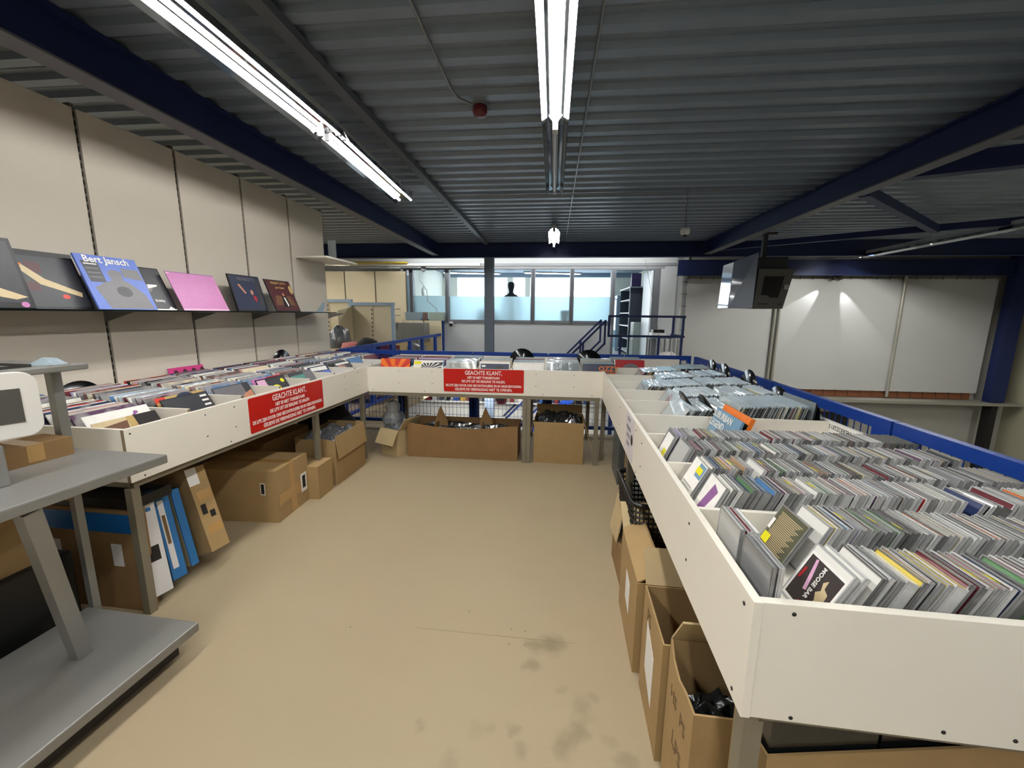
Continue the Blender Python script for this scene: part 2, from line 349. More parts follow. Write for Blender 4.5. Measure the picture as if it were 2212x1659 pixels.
MB().bar((-3.6, 9.05, 2.85), (2.4, 9.05, 2.85), .06, .05).obj('trunking', lampw, bf)
for k in range(4):
    MB().tube([(-3.55 + k * 1.5, 9.05, 2.80), (-2.1 + k * 1.5, 9.05, 2.80)], .009, 8).obj('tube', tube_on, bf)
    MB().tube([(-2.8 + k * 1.5, 9.05, 2.87), (-2.8 + k * 1.5, 9.05, 2.96)], .005, 6).obj('hanger', steel, bf)
fixture('batten_light', 'lit batten behind the shelving wall over the stock area', -5.4, 1.8, 9.2, 2.78, True)
fixture('batten_light', 'extra fill batten added behind the shelving wall, farther over the stock area', -7.2, 3.0, 9.0, 2.78, True)  # added out of sight to lift the cream stock area
of = thing('office_light', 'lit batten inside the office behind the windows', 'light', (0, 0, 0), RB)
MB().bar((-3.3, 12.2, 2.72), (-1.6, 12.6, 2.72), .1, .04).obj('housing', lampw, of)
MB().tube([(-3.25, 12.2, 2.69), (-1.65, 12.57, 2.69)], .014, 8).obj('tube', tube_on, of)
MB().tube([(-2.5, 12.38, 2.74), (-2.5, 12.38, 2.96)], .006, 6).obj('hanger', steel, of)
of2 = copy_tree(of); of2.location = (2.4, .1, 0); of2['label'] = 'second lit batten inside the office, over the mannequin'

# cable duct and pipes under the deck
tag(bld('cable_duct', MB().box(-1.44, -1.36, -3, 8.6, 2.9, 2.948), mat('duct_grey', '#565b62', .5)), 'grey cable duct running along the deck beside the left battens', 'duct')
cd = MB().tube([(-.70, -2, 2.938), (-.70, 2.85, 2.938), (-.68, 2.97, 2.935), (-.6, 3.06, 2.93)], .008, 8)
tag(bld('conduit', cd, steel), 'thin conduit running along the deck to the red fire sounder', 'conduit')
tag(bld('conduit', MB().tube([(.2, -2, 2.938), (.2, 8.6, 2.938)], .007, 8), steel), 'thin straight conduit on the deck right of the middle batten', 'conduit')
tag(bld('conduit', MB().tube([(-1.3, 5.2, 2.915), (2.9, 5.2, 2.915)], .009, 8), steel), 'thin pipe crossing the deck beyond the unlit batten', 'conduit')
fs = thing('fire_sounder', 'dark red round fire sounder under the deck', 'alarm', (0, 0, 0), RB)
MB().lathe([(0, 0), (.035, 0), (.05, -.02), (.052, -.05), (.038, -.075), (0, -.08)], (-.55, 3.11, 2.95)).obj('sounder_body', mat('sounder_red', '#5e1a20', .4), fs)
MB().lathe([(.055, 0), (.055, -.015), (.05, -.015)], (-.55, 3.11, 2.952)).obj('base_ring', mat('sounder_base', '#6a6f75', .5), fs)
dc = thing('dome_camera', 'small white dome camera hanging on a rod', 'camera', (0, 0, 0), RB)
MB().tube([(1.53, 5.24, 2.96), (1.53, 5.24, 2.52)], .006, 8).obj('rod', steel, dc)
MB().lathe([(0, .04), (.05, .035), (.055, 0), (.05, -.03), (.03, -.045)], (1.53, 5.24, 2.49)).obj('housing', mat('camera_white', '#dcdcd8', .4), dc)
MB().lathe([(.028, -.044), (.02, -.062), (0, -.068)], (1.53, 5.24, 2.49)).obj('lens_dome', black, dc)
# two spotlights that wash the tarpaulin
for s in (-1, 1):
    t = thing('spotlight', f'small spotlight behind the far blue beam aimed down to the {"left" if s < 0 else "right"}', 'light', (0, 0, 0), RB)
    MB().lathe([(0, 0), (.03, 0), (.035, -.08), (.03, -.08)], (0, 0, 0), T=Matrix.Translation((6.1 + s * .05, 9.74, 2.38)) @ Matrix.Rotation(R(-s * 25), 4, 'Y')).obj('lamp_body', black, t)
    ld = bpy.data.lights.new('spot', 'SPOT'); ld.energy = 26; ld.spot_size = R(30); ld.color = (.93, .96, 1); ld.shadow_soft_size = .02
    lo = link('spot_beam', ld, t, (6.1 + s * .05, 9.74, 2.34)); v = Vector((-.85 if s < 0 else .5, .07, -1)).normalized()
    lo.rotation_euler = v.to_track_quat('-Z', 'Y').to_euler()

# ------------------------------------------------------------------ left shelving wall (0.665 m bays)
wl = thing('shelving_wall', 'tall pale slotted shelving wall behind the left record bins', 'shelving', (0, 0, 0))
ys_ = [-.9 + .665 * k for k in range(0)] + [2.43 + .665 * k for k in range(-5, 5)]
pm = MB(); sl = MB()
for a, b in zip(ys_[:-1], ys_[1:]):
    MB().box(-3.13, -3.10, a + .012, b - .012, .0, 2.75).obj('back_panel', wallp, wl)
for a in ys_:
    u = MB().box(-3.16, -3.115, a - .012, a + .012, 0, 2.78)
    k = .1
    while k < 2.74: u.box(-3.1155, -3.110, a - .006, a + .006, k, k + .03, 1); k += .05
    u.obj('upright', [mat('upright_metal', '#6f675c', .5, .2), dark], wl)
gs = thing('glass_shelf', 'long glass shelf on brackets holding upright record sleeves', 'shelf')
MB().box(-3.09, -2.80, .5, 4.78, 1.497, 1.505).obj('glass_pane', mat('shelf_glass', '#223033', .05, spec=.6, coat=.5, alpha=.55), gs)
MB().box(-2.803, -2.80, .5, 4.78, 1.496, 1.506).obj('front_edge', mat('glass_edge_dark', '#1d2422', .2), gs)
for a in ys_[1:]:
    MB().prism([(-3.11, 1.494), (-2.86, 1.494), (-2.9, 1.482), (-3.11, 1.42)], a - .013, a - .009, 'y').obj('bracket', mat('bracket_grey', '#77756f', .4, .4), gs)
ds = thing('display_shelf', 'white shelf with clear side plate jutting from the end of the shelving wall', 'shelf')
MB().box(-3.10, -2.72, 4.5, 5.2, 2.12, 2.14).obj('shelf_board', white, ds)
MB().box(-3.09, -2.98, 5.16, 5.165, 2.14, 2.42).obj('side_plate', mat('clear_plate', '#d5dde0', .1, alpha=.35), ds)
st = thing('leaflet_holder', 'clear leaflet holder standing at the far end of the glass shelf', 'holder')
MB().prism([(4.55, 1.506), (4.7, 1.506), (4.74, 1.62), (4.72, 1.63)], -2.93, -2.925, 'x').prism([(4.4, 1.506), (4.72, 1.506), (4.72, 1.511), (4.4, 1.511)], -3.05, -2.9, 'x').obj('holder_body', clear, st)

# ------------------------------------------------------------------ record bins
ZB, ZT, TH = .70, .96, .018
DR = [.775, 1.157, 1.53, 1.913, 2.293, 2.68, 3.066, 3.453, 3.848, 4.23]
DL = [1.585, 1.995, 2.382, 2.746, 3.117, 3.476, 3.848, 4.22, 4.60, 4.94]
SK = R(1.6)
def screws(parent, pts, ax):
    mb = MB()
    for p in pts:
        T = Matrix.Translation(p) @ (Matrix.Rotation(R(90), 4, 'Y') if ax == 'x' else Matrix.Rotation(R(90), 4, 'X'))
        mb.lathe([(0, .0012), (.0035, .0012), (.0042, 0), (.0042, -.0012), (0, -.0012)], n=10, T=T)
    mb.obj('screw_caps', ink, parent)
def legs(parent, pts, w=.04, top=ZB):
    for x, y in pts: MB().box(x - w / 2, x + w / 2, y - w / 2, y + w / 2, 0, top - .001).obj('leg', frame_m, parent, bevel=.002)

rb_ = thing('record_bin', 'long white bin along the blue railing holding disc cases and sleeved records', 'record bin')
MB().box(.375, .393, .754, 2.05, ZB, ZT).obj('aisle_panel', white, rb_, bevel=.0012)
MB().box(.375, .393, 2.052, 4.05, ZB, ZT).obj('aisle_panel', white, rb_, bevel=.0012)
MB().box(.3935, 1.418, .757, .775, ZB, ZT - .001).obj('end_panel', white, rb_, bevel=.0012)
MB().box(1.40, 1.418, .7755, 4.9, ZB, ZT).obj('outer_panel', white, rb_, bevel=.001)
MB().box(.3935, 1.3995, 4.23, 4.248, ZB, ZT + .012).obj('far_panel', white, rb_, bevel=.001)
MB().box(.394, 1.399, .776, 4.229, ZB + .002, ZB + .016).obj('base_board', white, rb_)
MB().box(.394, 1.399, .776, 1.912, .842, .873).obj('raised_board', white, rb_)
for y in DR[1:-1]: MB().box(.396, 1.398, y - .008, y + .008, ZB + .0165 if y > 1.9 else .8735, ZT - .004).obj('divider', white, rb_, bevel=.001)
fr = MB()
for a, b in [((.41, .78, .683), (.41, 4.2, .683)), ((1.38, .78, .683), (1.38, 4.2, .683)), ((.41, .80, .683), (1.38, .80, .683)), ((.41, 2.4, .683), (1.38, 2.4, .683)), ((.41, 4.2, .683), (1.38, 4.2, .683))]: fr.bar(a, b, .03, .032)
fr.obj('under_frame', frame_m, rb_)
legs(rb_, [(.415, .80), (1.375, .80), (.415, 2.42), (1.375, 2.42), (.415, 4.18), (1.375, 4.18)], top=.668)
screws(rb_, [(.3745, y, z) for y in (1.157, 1.913, 2.68, 3.453) for z in (.905, .79)] + [(.3745, .79, .93), (.3745, .80, .72), (.3745, 2.08, .92), (.3745, 2.02, .72), (.3745, 3.3, .72)], 'x')
screws(rb_, [(.47, .7565, .71), (.74, .7565, .72), (.45, .7565, .94), (.86, .7565, .72)], 'y')

lb = thing('record_bin', 'long white bin of records against the pale shelving wall', 'record bin')
MB().box(-2.018, -2.0, 1.566, 3.905, ZB, ZT).obj('aisle_panel', white, lb, bevel=.0012)
MB().box(-3.09, -2.0185, 1.567, 1.585, ZB, ZT - .001).obj('end_panel', [white], lb, bevel=.001)
MB().box(-2.018, -2.002, 1.5645, 1.5655, ZB + .001, ZT - .002).obj('edge_strip', edge, lb)
MB().box(-3.09, -3.075, 1.586, 4.95, ZB, ZT + .02).obj('outer_panel', white, lb, bevel=.001)
MB().box(-3.074, -2.0185, 1.586, 4.94, ZB + .002, ZB + .016).obj('base_board', white, lb)
for y in DL[1:-1]:
    MB().box(-3.073, -2.10, y - .008, y + .008, ZB + .017, ZT - .004).box(-2.1, -2.099, y - .008, y + .008, ZB + .02, ZT - .005, 1).obj('divider', [white, edge], lb)
fr = MB()
for a, b in [((-2.035, 1.59, .683), (-2.035, 3.88, .683)), ((-3.06, 1.59, .683), (-3.06, 4.9, .683)), ((-2.035, 1.60, .683), (-3.06, 1.60, .683)), ((-2.035, 3.05, .683), (-3.06, 3.05, .683))]: fr.bar(a, b, .03, .034)
fr.obj('under_frame', frame_m, lb)
legs(lb, [(-2.035, 1.59), (-3.05, 1.60), (-2.035, 3.05), (-3.05, 3.05), (-2.035, 3.84), (-3.05, 4.9)], top=.666)
screws(lb, [(-1.9995, y, z) for y in (1.995, 2.2, 3.476, 3.72) for z in (.925, .80)] + [(-1.9995, 1.59, .935), (-1.9995, 1.63, .715), (-1.9995, 2.15, .72), (-1.9995, 3.1, .72)], 'x')

bb = thing('record_bin', 'white bin of records across the far end of the aisle', 'record bin', (-2.0, 3.915, 0), SK)
MB().box(.0, 2.385, 0, .018, ZB, ZT).obj('aisle_panel', white, bb, bevel=.0012)
MB().box(-.03, 3.38, 1.00, 1.018, ZB, ZT + .03).obj('outer_panel', white, bb, bevel=.001)
MB().box(-.02, 3.37, .34, .999, ZB + .002, ZB + .016).box(.0, 2.385, .019, .339, ZB + .002, ZB + .016).obj('base_board', white, bb)
MB().box(-.018, -.001, .06, .999, ZB, ZT).box(-.018, -.001, .058, .0595, ZB + .002, ZT - .002, 1).obj('side_panel', [white, edge], bb)
XB = [.075 + .350 * k for k in range(9)]
for k in range(1, 7):
    MB().prism([(.12, ZB + .017), (.999, ZB + .017), (.999, ZT + .02), (.5, ZT + .02), (.12, ZT - .01)], XB[k] - .012, XB[k] + .004, 'x').obj('divider', white, bb)
fr = MB()
for a, b in [((.0, .02, .683), (2.36, .02, .683)), ((0, .98, .683), (2.36, .98, .683))]: fr.bar(a, b, .03, .034)
fr.obj('under_frame', frame_m, bb)
legs(bb, [(1.62, .02), (1.662, .02), (2.335, .03), (.04, .97), (1.64, .97), (2.33, .97)], top=.666)
screws(bb, [(x, -.0005, z) for x in (.33, .68, 1.02, 1.73, 2.1) for z in (.92, .80)] + [(.05, -.0005, .72), (.6, -.0005, .72), (1.8, -.0005, .72), (2.28, -.0005, .72)], 'y')

def notice(name, label, loc, rz, m4=None):
    t = tag(link(name, None, None, loc, (0, 0, rz)), label, 'sign', 'red notices to customers')
    w, h = .81, .232; r = .012
    pts = [(sx * (w / 2 - r) + r * math.cos(a), sz * (h / 2 - r) + r * math.sin(a)) for sx, sz, a0 in ((1, 1, 0), (-1, 1, 90), (-1, -1, 180), (1, -1, 270)) for a in (R(a0), R(a0 + 30), R(a0 + 60), R(a0 + 90))]
    MB().prism(pts, -.002, 0, 'y').obj('sign_board', red_m, t)
    for s, z, size, sx in (("GEACHTE KLANT,", .077, .058, .80), ("HET IS NIET TOEGESTAAN", .029, .033, .83), ("DE LP'S UIT DE SEALING TE HALEN.", -.009, .035, .80),
                           ("DE LP'S ZIJN DOOR ONS GECONTROLEERD EN IN ORDE BEVONDEN.", -.052, .033, .745), ("GELIEVE DE VERPAKKING NIET TE OPENEN.", -.091, .036, .83)):
        text(s, t, txt_w, size, (0, -.0028, z), (R(90), 0, 0), sx, bold=.0011)
    return t
notice('notice_sign', 'red notice with white capitals on the front of the wall bin', (-1.9992, 2.715, .834), R(90))
nb = notice('notice_sign', 'red notice with white capitals on the front of the rear bin', (-2.0 + 1.205 * math.cos(SK), 3.915 + 1.205 * math.sin(SK) - .0008, .842), SK)
ns = thing('paper_notice', 'white paper notice taped to the aisle side of the railing bin', 'notice', (.3745, 2.27, .835), R(-90))
pn = MB().box(-.14, .14, -.0008, 0, -.12, .12).obj('sheet', mat('notice_sheet', '#dcd7da', .35), ns)
for i, (s, z) in enumerate((("LET OP!", .085), ("WIJ KOPEN", .035), ("UW CD'S", -.01), ("EN LP'S", -.055))):
    text(s, ns, mat('notice_print', '#77757a', .6), .034, (-.03, -.0014, z), (R(90), 0, 0), .8)
MB().lathe([(0, .0004), (.03, .0004), (.03, 0), (0, 0)], T=Matrix.Translation((.085, -.0012, 0)) @ Matrix.Rotation(R(90), 4, 'X')).obj('round_mark', ink, ns)
n2 = thing('paper_notice', 'white paper notice on the outer panel above the disc cases', 'notice', (1.3993, 2.08, .925), R(-90))
MB().box(-.27, .19, -.0008, 0, -.06, .033).obj('sheet', paper, n2)
text("CD'S UITZOEKEN!", n2, ink, .034, (-.14, -.0014, .008), (R(90), 0, 0), .78)
text("1 voor 3,-", n2, ink, .034, (-.16, -.0014, -.035), (R(90), 0, 0), .8)

# ------------------------------------------------------------------ blue railings
def rail_panel(t, p0, p1, z0=.08, z1=1.03, mesh=True, w=.04, plate=True, pitch=.05):
    p0, p1 = Vector((*p0, 0)), Vector((*p1, 0)); d = (p1 - p0).normalized(); L = (p1 - p0).length
    T = Matrix.Translation(p0) @ Matrix.Rotation(math.atan2(d.y, d.x), 4, 'Z'); f = MB()
    g = .006
    f.box(g, L - g, -w / 2, w / 2, z1 - .055, z1, 0, T).box(g, L - g, -w / 2, w / 2, z0, z0 + .04, 0, T)
    f.box(g, g + .045, -w / 2, w / 2, z0 + .04, z1 - .055, 0, T).box(L - g - .045, L - g, -w / 2, w / 2, z0 + .04, z1 - .055, 0, T)
    if plate: f.box(g + .045, .12, -w / 2, w / 2, .62, z1 - .055, 0, T).box(L - .12, L - g - .045, -w / 2, w / 2, .62, z1 - .055, 0, T)
    f.obj('panel_frame', blue, t)
    if mesh:
        m = MB(); x = .08
        while x < L - .06: m.box(x - .0018, x + .0018, -.002, .002, z0 + .04, z1 - .05, 0, T); x += pitch
        z = z1 - .13
        while z > z0 + .05: m.box(.04, L - .04, .002, .005, z - .0018, z + .0018, 0, T); z -= .1
        m.obj('wire_mesh', blue, t)
def post(t, x, y, z0=-.2, z1=1.0, w=.06): MB().box(x - w / 2, x + w / 2, y - w / 2, y + w / 2, z0, z1).obj('post', blue, t)
r1 = thing('railing', 'blue wire mesh railing running along behind the disc bin', 'railing')
for a, b in ((4.98, 4.12), (4.12, 3.12), (3.12, 2.02), (2.02, .9), (.9, -.2), (-.2, -1.4)): rail_panel(r1, (1.52, a), (1.52, b))
for y in (4.12, 3.12, 2.02, .9, -.2): post(r1, 1.575, y)
r2 = thing('railing', 'blue wire mesh railing crossing behind the rear bin', 'railing')
xs2 = [-2.95, -2.1, -1.15, -.2, .72, 1.5]
for a, b in zip(xs2[:-1], xs2[1:]): rail_panel(r2, (a, 5.02 + (a + 2.95) * .012), (b, 5.02 + (b + 2.95) * .012), plate=False)
for x in (-1.15, -.2, .72): MB().box(x - .06, x + .06, 5.08, 5.12, -.2, 1.0).obj('post', blued, r2)
r3 = thing('railing', 'blue railing leading away to the office wall, stock crates behind it', 'railing')
yy = [5.1, 5.95, 6.8, 7.6, 8.3, 9.2, 9.8]
for i, (a, b) in enumerate(zip(yy[:-1], yy[1:])): rail_panel(r3, (-2.95 - (a - 5) * .01, a), (-2.95 - (b - 5) * .01, b), mesh=i < 2, plate=i < 2, w=.05)
post(r3, -2.99, 9.75, 0, 1.36, .09)

# platform and stairs up to the office door
pf = thing('platform', 'landing with blue guard rail outside the office door', 'platform', (0, 0, 0), RB)
MB().box(1.15, 2.75, 8.75, 9.88, .32, .4).obj('deck', mat('platform_deck', '#6c6f72', .6), pf)
g = MB()
for z in (1.48, 1.07): g.bar((1.15, 8.8, z), (2.7, 8.8, z), .045, .045).bar((2.7, 8.8, z), (2.7, 9.7, z), .045, .045)
for x, y in ((1.17, 8.8), (2.67, 8.8), (2.70, 9.6)): g.bar((x, y, 1.07), (x, y, 1.48), .045)
for x in (1.42, 2.2, 2.66): g.bar((x, 8.8, .4), (x, 8.8, 1.05), .045)
g.obj('guard_rail', blued, pf)
for x in (1.3, 2.6): MB().box(x - .04, x + .04, 8.8, 8.88, -2.75, .32).obj('support_post', blued, pf)
sr = thing('staircase', 'blue steel stairs with double handrail climbing to the landing', 'stairs', (0, 0, 0), RB)
g = MB(); a = Vector((-2.0, 8.85, -2.75)); b = Vector((1.1, 8.85, .38))
for dy in (0, .85): MB().bar(a + Vector((0, dy, 0)), b + Vector((0, dy, 0)), .04, .18).obj('stringer', blue, sr)
for dy in (0, .85):
    g = MB()
    for dz in (1.0, .52): g.bar(a + Vector((.1, dy, dz)), b + Vector((0, dy, dz)), .04)
    g.bar(b + Vector((0, dy, .5)), b + Vector((0, dy, 1.02)), .04).bar(b + Vector((-.45, dy, .55)), b + Vector((-.45, dy, -.4)), .045).bar(a + Vector((.4, dy, 1.2)), a + Vector((.4, dy, .4)), .045)
    g.obj('handrail', blued, sr)
for k in range(14):
    f = (k + .5) / 14; p = a.lerp(b, f)
    MB().box(p.x - .12, p.x + .12, 8.88, 9.68, p.z - .01, p.z + .02).obj('tread', mat('platform_deck', '#6c6f72'), sr)

# ------------------------------------------------------------------ records and discs
PAL = {'white': '#e6e4de', 'cream': '#d9cdae', 'pale grey': '#b4b4b2', 'grey': '#7f8082', 'dark grey': '#45464a', 'black': '#17171a', 'brown': '#5d4436', 'tan': '#b08d68',
       'maroon': '#6a2a33', 'red': '#b3312b', 'orange': '#d9783c', 'yellow': '#d8c14d', 'green': '#5f8a5c', 'dark blue': '#27355f', 'blue': '#4f7fb0', 'pink': '#c18a92', 'lilac': '#9a8fb5', 'purple': '#5c3a58'}
def pick(keys): return rnd.choice(keys.split('|'))
LPCOL = 'white|white|cream|pale grey|pale grey|grey|dark grey|black|black|black|brown|tan|maroon|red|dark blue|blue|pink|lilac|cream|dark grey|brown|purple|black|white'
LPR = 'white|pale grey|pale grey|white|cream|black|brown|dark grey|tan|black|grey|brown|cream|maroon|white|pale grey|black|yellow|red'
CDCOL = 'pale grey|pale grey|grey|grey|pale grey|white|white|white|black|dark grey|dark grey|maroon|pink|lilac|dark blue|green|blue|cream|brown|grey|pale grey|yellow|orange|purple|tan'

def sleeve_mesh(w, h, t, film=False):
    mb = MB(); e = t * .5
    mb.box(-w / 2, w / 2, -t / 2, t / 2, 0, h, 1)
    mb.add([(-w / 2, -t / 2 - .0002, 0), (w / 2, -t / 2 - .0002, 0), (w / 2, -t / 2 - .0002, h), (-w / 2, -t / 2 - .0002, h)], [(0, 1, 2, 3)], 0)
    if film:
        mb.hexa([(-w / 2 - .004, -t / 2 - .001, h - .006), (w / 2 + .004, -t / 2 - .001, h - .006), (w / 2 + .004, t / 2 + .0006, h - .006), (-w / 2 - .004, t / 2 + .0006, h - .006)],
                [(-w / 2 - .004, -.0012, h + .006), (w / 2 + .004, -.0008, h + .006), (w / 2 + .004, .001, h + .006), (-w / 2 - .004, .0006, h + .006)], 2)
        mb.box(-w / 2 - .004, w / 2 + .004, -t / 2 - .001, -t / 2 - .0004, .002, h - .0065, 3)
    return mb.mesh('record_sleeve', [jk_face, jk_edge, clear, filmfront])
filmfront = mat('film_front', '#b9c6ca', .1, coat=.8, alpha=.35, bump=.5, bscale=14)
SM = {False: sleeve_mesh(.313, .314, .0042), True: sleeve_mesh(.313, .314, .0042, True)}
def cd_mesh(t=.0104):
    mb = MB(); w, h = .125, .142; x = w / 2
    mb.box(-x, x, t - .0018, t, 0, h)
    mb.box(-x, x, 0, .0022, 0, .004).box(-x, x, 0, .0022, h - .0035, h).box(-x, -x + .003, 0, .0022, .004, h - .0035).box(x - .003, x, 0, .0022, .004, h - .0035)
    mb.box(-x, -x + .0035, .0032, t - .002, 0, h - .001).box(x - .0035, x, .0032, t - .002, 0, h - .001)
    return mb.mesh('disc_case', cd_case)
CM = cd_mesh()
CI = MB().box(-.0585, .0585, .0024, .0084, .001, .1416).mesh('paper_inlay', cd_in)
CB = MB().box(-.0592, .0592, .0006, .0022, .0045, .138).mesh('booklet', cd_in)
CT = cd_mesh(.024); CTI = MB().box(-.0585, .0585, .0034, .0218, .001, .1416).mesh('paper_inlay', cd_in)

def place(kind, p):
    """p: dict(pos, rz, lean, twist, col, label, group, ...)"""
    rot = Euler((-p['lean'], p.get('roll', 0), p['rz'] + p.get('twist', 0)))
    if kind == 'lp':
        o = link('record_sleeve', SM[p.get('film', False)], None, p['pos'], rot); o.scale = (p.get('s', 1), p.get('t', 1), p.get('s', 1))
        o.color = (*c3(PAL[p['col']]), 1); tag(o, p['label'], 'record sleeve', p['group'])
    else:
        fat = p.get('fat', False)
        o = link('disc_case', CT if fat else CM, None, p['pos'], rot); tag(o, p['label'], 'disc case', p['group'])
        k = link('paper_inlay', CTI if fat else CI, o); k.color = (*c3(PAL[p['col']]), 1)
        if p.get('front'):
            b = link('booklet', CB, o); b.color = (*c3(PAL[p.get('fcol', p['col'])]), 1)
    return o

def on_screen(P):
    c = MC.transposed() @ (Vector(P) - Vector((0, 0, H)))
    if c.z < .2: return False
    return -20 < CX + F_PX * c.x / c.z < 2232 and -20 < CY + F_PX * c.y / c.z < 1690

lps = []; cds = []
word = {'wall': 'wall bin', 'rear': 'rear bin', 'rail': 'railing bin'}
# railing bin: five bays of sleeved records
for bi in range(4, 9):
    y0, y1 = DR[bi], DR[bi + 1]; yc = (y0 + y1) / 2; x = {4: .56, 5: .62, 6: .475, 7: .66, 8: .58}[bi]; i = 0; lean = R(33); rise = 0
    while x < 1.25:
        i += 1
        if rnd.random() < .045 and x > .75: x += rnd.uniform(.03, .06); lean = R(rnd.uniform(26, 36))
        l = lean * (1 - .8 * max(0, x - .6)) + R(rnd.uniform(-.35, .35))
        col = pick(LPR)
        lps.append(dict(pos=(x, yc + rnd.uniform(-.012, .012), .7175 + rise), rz=R(-90), lean=l, twist=R(rnd.uniform(-1, 1)), col=col, film=True, t=rnd.choice((.8, 1, 1, 1.3)), fill=True,
                        label=f"{col} record in a clear sleeve, {ordinal(i)} from aisle, railing bin, {ordinal(bi-3)} record bay away",
                        group='sleeved records in the railing bin'))
        x += rnd.uniform(.0135, .0175)
# wall bin: eight bays
for bi in range(0, 9):
    y0, y1 = DL[bi], DL[bi + 1]; yc = (y0 + y1) / 2; i = 0
    if bi == 8: yc -= .005
    for (xa, xb, ln) in ((-2.24 - .03 * (bi % 2), -2.54, 30), (-2.62, -2.95, 22)):
        x = xa
        while x > xb:
            i += 1; col = pick(LPCOL)
            lps.append(dict(pos=(x, yc + rnd.uniform(-.012, .012), .7175), rz=R(90), lean=R(ln - 7 * (xa - x) / .4 + rnd.uniform(-.5, .5)), twist=R(rnd.uniform(-.9, .9)), col=col, t=rnd.choice((1, 1.2, 1.6)),
                            film=rnd.random() < .05, fill=True,
                            label=f"{col} record sleeve, {ordinal(i)} from aisle, wall bin, {ordinal(bi+1)} bay away from viewer", group='records in the wall bin'))
            x -= rnd.uniform(.016, .03)
# rear bin: seven bays facing the viewer and one behind the railing bin corner
cs, sn = math.cos(SK), math.sin(SK)
XC = [.075 + .350 * k + .172 for k in range(7)] + [2.70]
for bi, xc in enumerate(XC):
    yl = [.09, .12, .10, .11, .07, .09, .08, .40][bi]; i = 0
    n = [13, 12, 15, 8, 12, 14, 13, 9][bi]
    for k in range(n):
        i += 1; col = pick(LPCOL if bi < 3 else LPR)
        lps.append(dict(pos=(-2.0 + (xc - .002) * cs - yl * sn, 3.915 + xc * sn + yl * cs, .7175), rz=SK, lean=R(max(8, 20 - k * .8) + rnd.uniform(-1, 1)), twist=R(rnd.uniform(-1, 1)), col=col, t=rnd.choice((1, 1.3)),
                        film=bi > 1 and rnd.random() < .6, fill=True, s=1,
                        label=f"{col} record sleeve, {ordinal(i)} from aisle, rear bin, {ordinal(bi+1)} bay from wall side", group='records in the rear bin'))
        yl += rnd.uniform(.022, .04) + (.05 if k == n // 2 else 0)
# disc cases: six rows in the three nearest bays of the railing bin
ROWS = [(.862, .555), (1.058, .575), (1.255, .445), (1.425, .445), (1.625, .425), (1.80, .445)]
for r, (yc, x) in enumerate(ROWS):
    i = 0; lean = R(24)
    while x < 1.35:
        i += 1; u = rnd.random(); col = pick(CDCOL); fat = u < .06
        if .06 < u < .09 and i > 3: x += rnd.uniform(.01, .025); lean = R(rnd.uniform(14, 28))
        cds.append(dict(pos=(x, yc + rnd.uniform(-.004, .004), .8745), rz=R(-90), lean=lean + R(rnd.uniform(-.6, .6)), twist=R(rnd.uniform(-1.2, 1.2)), col=col, fat=fat, front=i == 1, row=r, i=i, fill=i > 1,
                        label=f"{col} labelled {'double ' if fat else ''}disc case, {ordinal(i)} from the aisle, {ordinal(r+1)} disc row from the viewer", group='disc cases in the railing bin'))
        x += (.0285 if fat else .0128) + rnd.uniform(0, .0012)

# hand-picked ones that the photograph singles out
def sel(lst, **kw):
    return [q for q in lst if all(q.get(k) == v for k, v in kw.items())]
def setcd(r, i, **kw):
    for q in sel(cds, row=r, i=i): q.update(kw); q['label'] = f"{kw.get('name', q['col'] + ' labelled disc case')}, {ordinal(i)} from the aisle, {ordinal(r+1)} disc row from the viewer"
for r, i, c in [(0, 11, 'maroon'), (0, 12, 'maroon'), (0, 14, 'tan'), (0, 17, 'dark blue'), (0, 20, 'pink'), (0, 21, 'maroon'), (0, 22, 'brown'), (0, 2, 'white'), (1, 2, 'white'), (1, 3, 'yellow'), (2, 7, 'blue'), (2, 16, 'green'), (2, 17, 'green'),
                (2, 22, 'orange'), (2, 23, 'orange'), (2, 33, 'dark blue'), (2, 34, 'red'), (2, 37, 'tan'), (2, 39, 'cream'), (1, 21, 'white'), (1, 36, 'yellow'), (1, 37, 'lilac'), (4, 8, 'pink'), (4, 12, 'green'), (4, 19, 'blue'), (3, 3, 'dark blue')]:
    setcd(r, i, col=c)

def split300(lst, kind, cap):
    vis = [q for q in lst if on_screen(Vector(q['pos']) + Vector((0, 0, .15)))]
    vis.sort(key=lambda q: (Vector(q['pos']) - Vector((0, 0, H))).length)
    keep = vis[:cap]; ids = {id(q) for q in keep}
    return keep, [q for q in lst if id(q) not in ids]
keep, rest = split300(lps, 'lp', 292)
for q in keep: place('lp', q)
def merged(name, items, kind, label, cat):
    keys = list(PAL); mats_ = [mat('print_' + k.replace(' ', '_'), PAL[k], .35) for k in keys] + [clear if kind == 'lp' else cd_case]; mb = MB(); nk = len(keys)
    for q in items:
        T = Matrix.Translation(q['pos']) @ Euler((-q['lean'], 0, q['rz'] + q.get('twist', 0))).to_matrix().to_4x4(); k = keys.index(q['col'])
        if kind == 'lp':
            mb.box(-.1565, .1565, -.0021, .0021, 0, .314, k, T)
            if q.get('film'): mb.box(-.16, .16, -.0016, .0012, .3145, .321, nk, T)
        else:
            t = .024 if q['fat'] else .0104
            mb.box(-.0625, .0625, t - .0018, t, 0, .142, nk, T).box(-.0625, .0625, 0, .003, 0, .142, nk, T).box(-.0585, .0585, .0034, t - .0022, 0, .1416, k, T)
    o = mb.obj(name, mats_); tag(o, label, cat, None, 'stuff')
merged('record_sleeves', rest, 'lp', 'remaining tightly packed records in the far parts of the bins', 'record sleeves')
keep, rest = split300(cds, 'cd', 298)
for q in keep:
    if not (q['row'] == 0 and q['i'] == 1 or q['row'] == 1 and q['i'] == 1): place('cd', q)
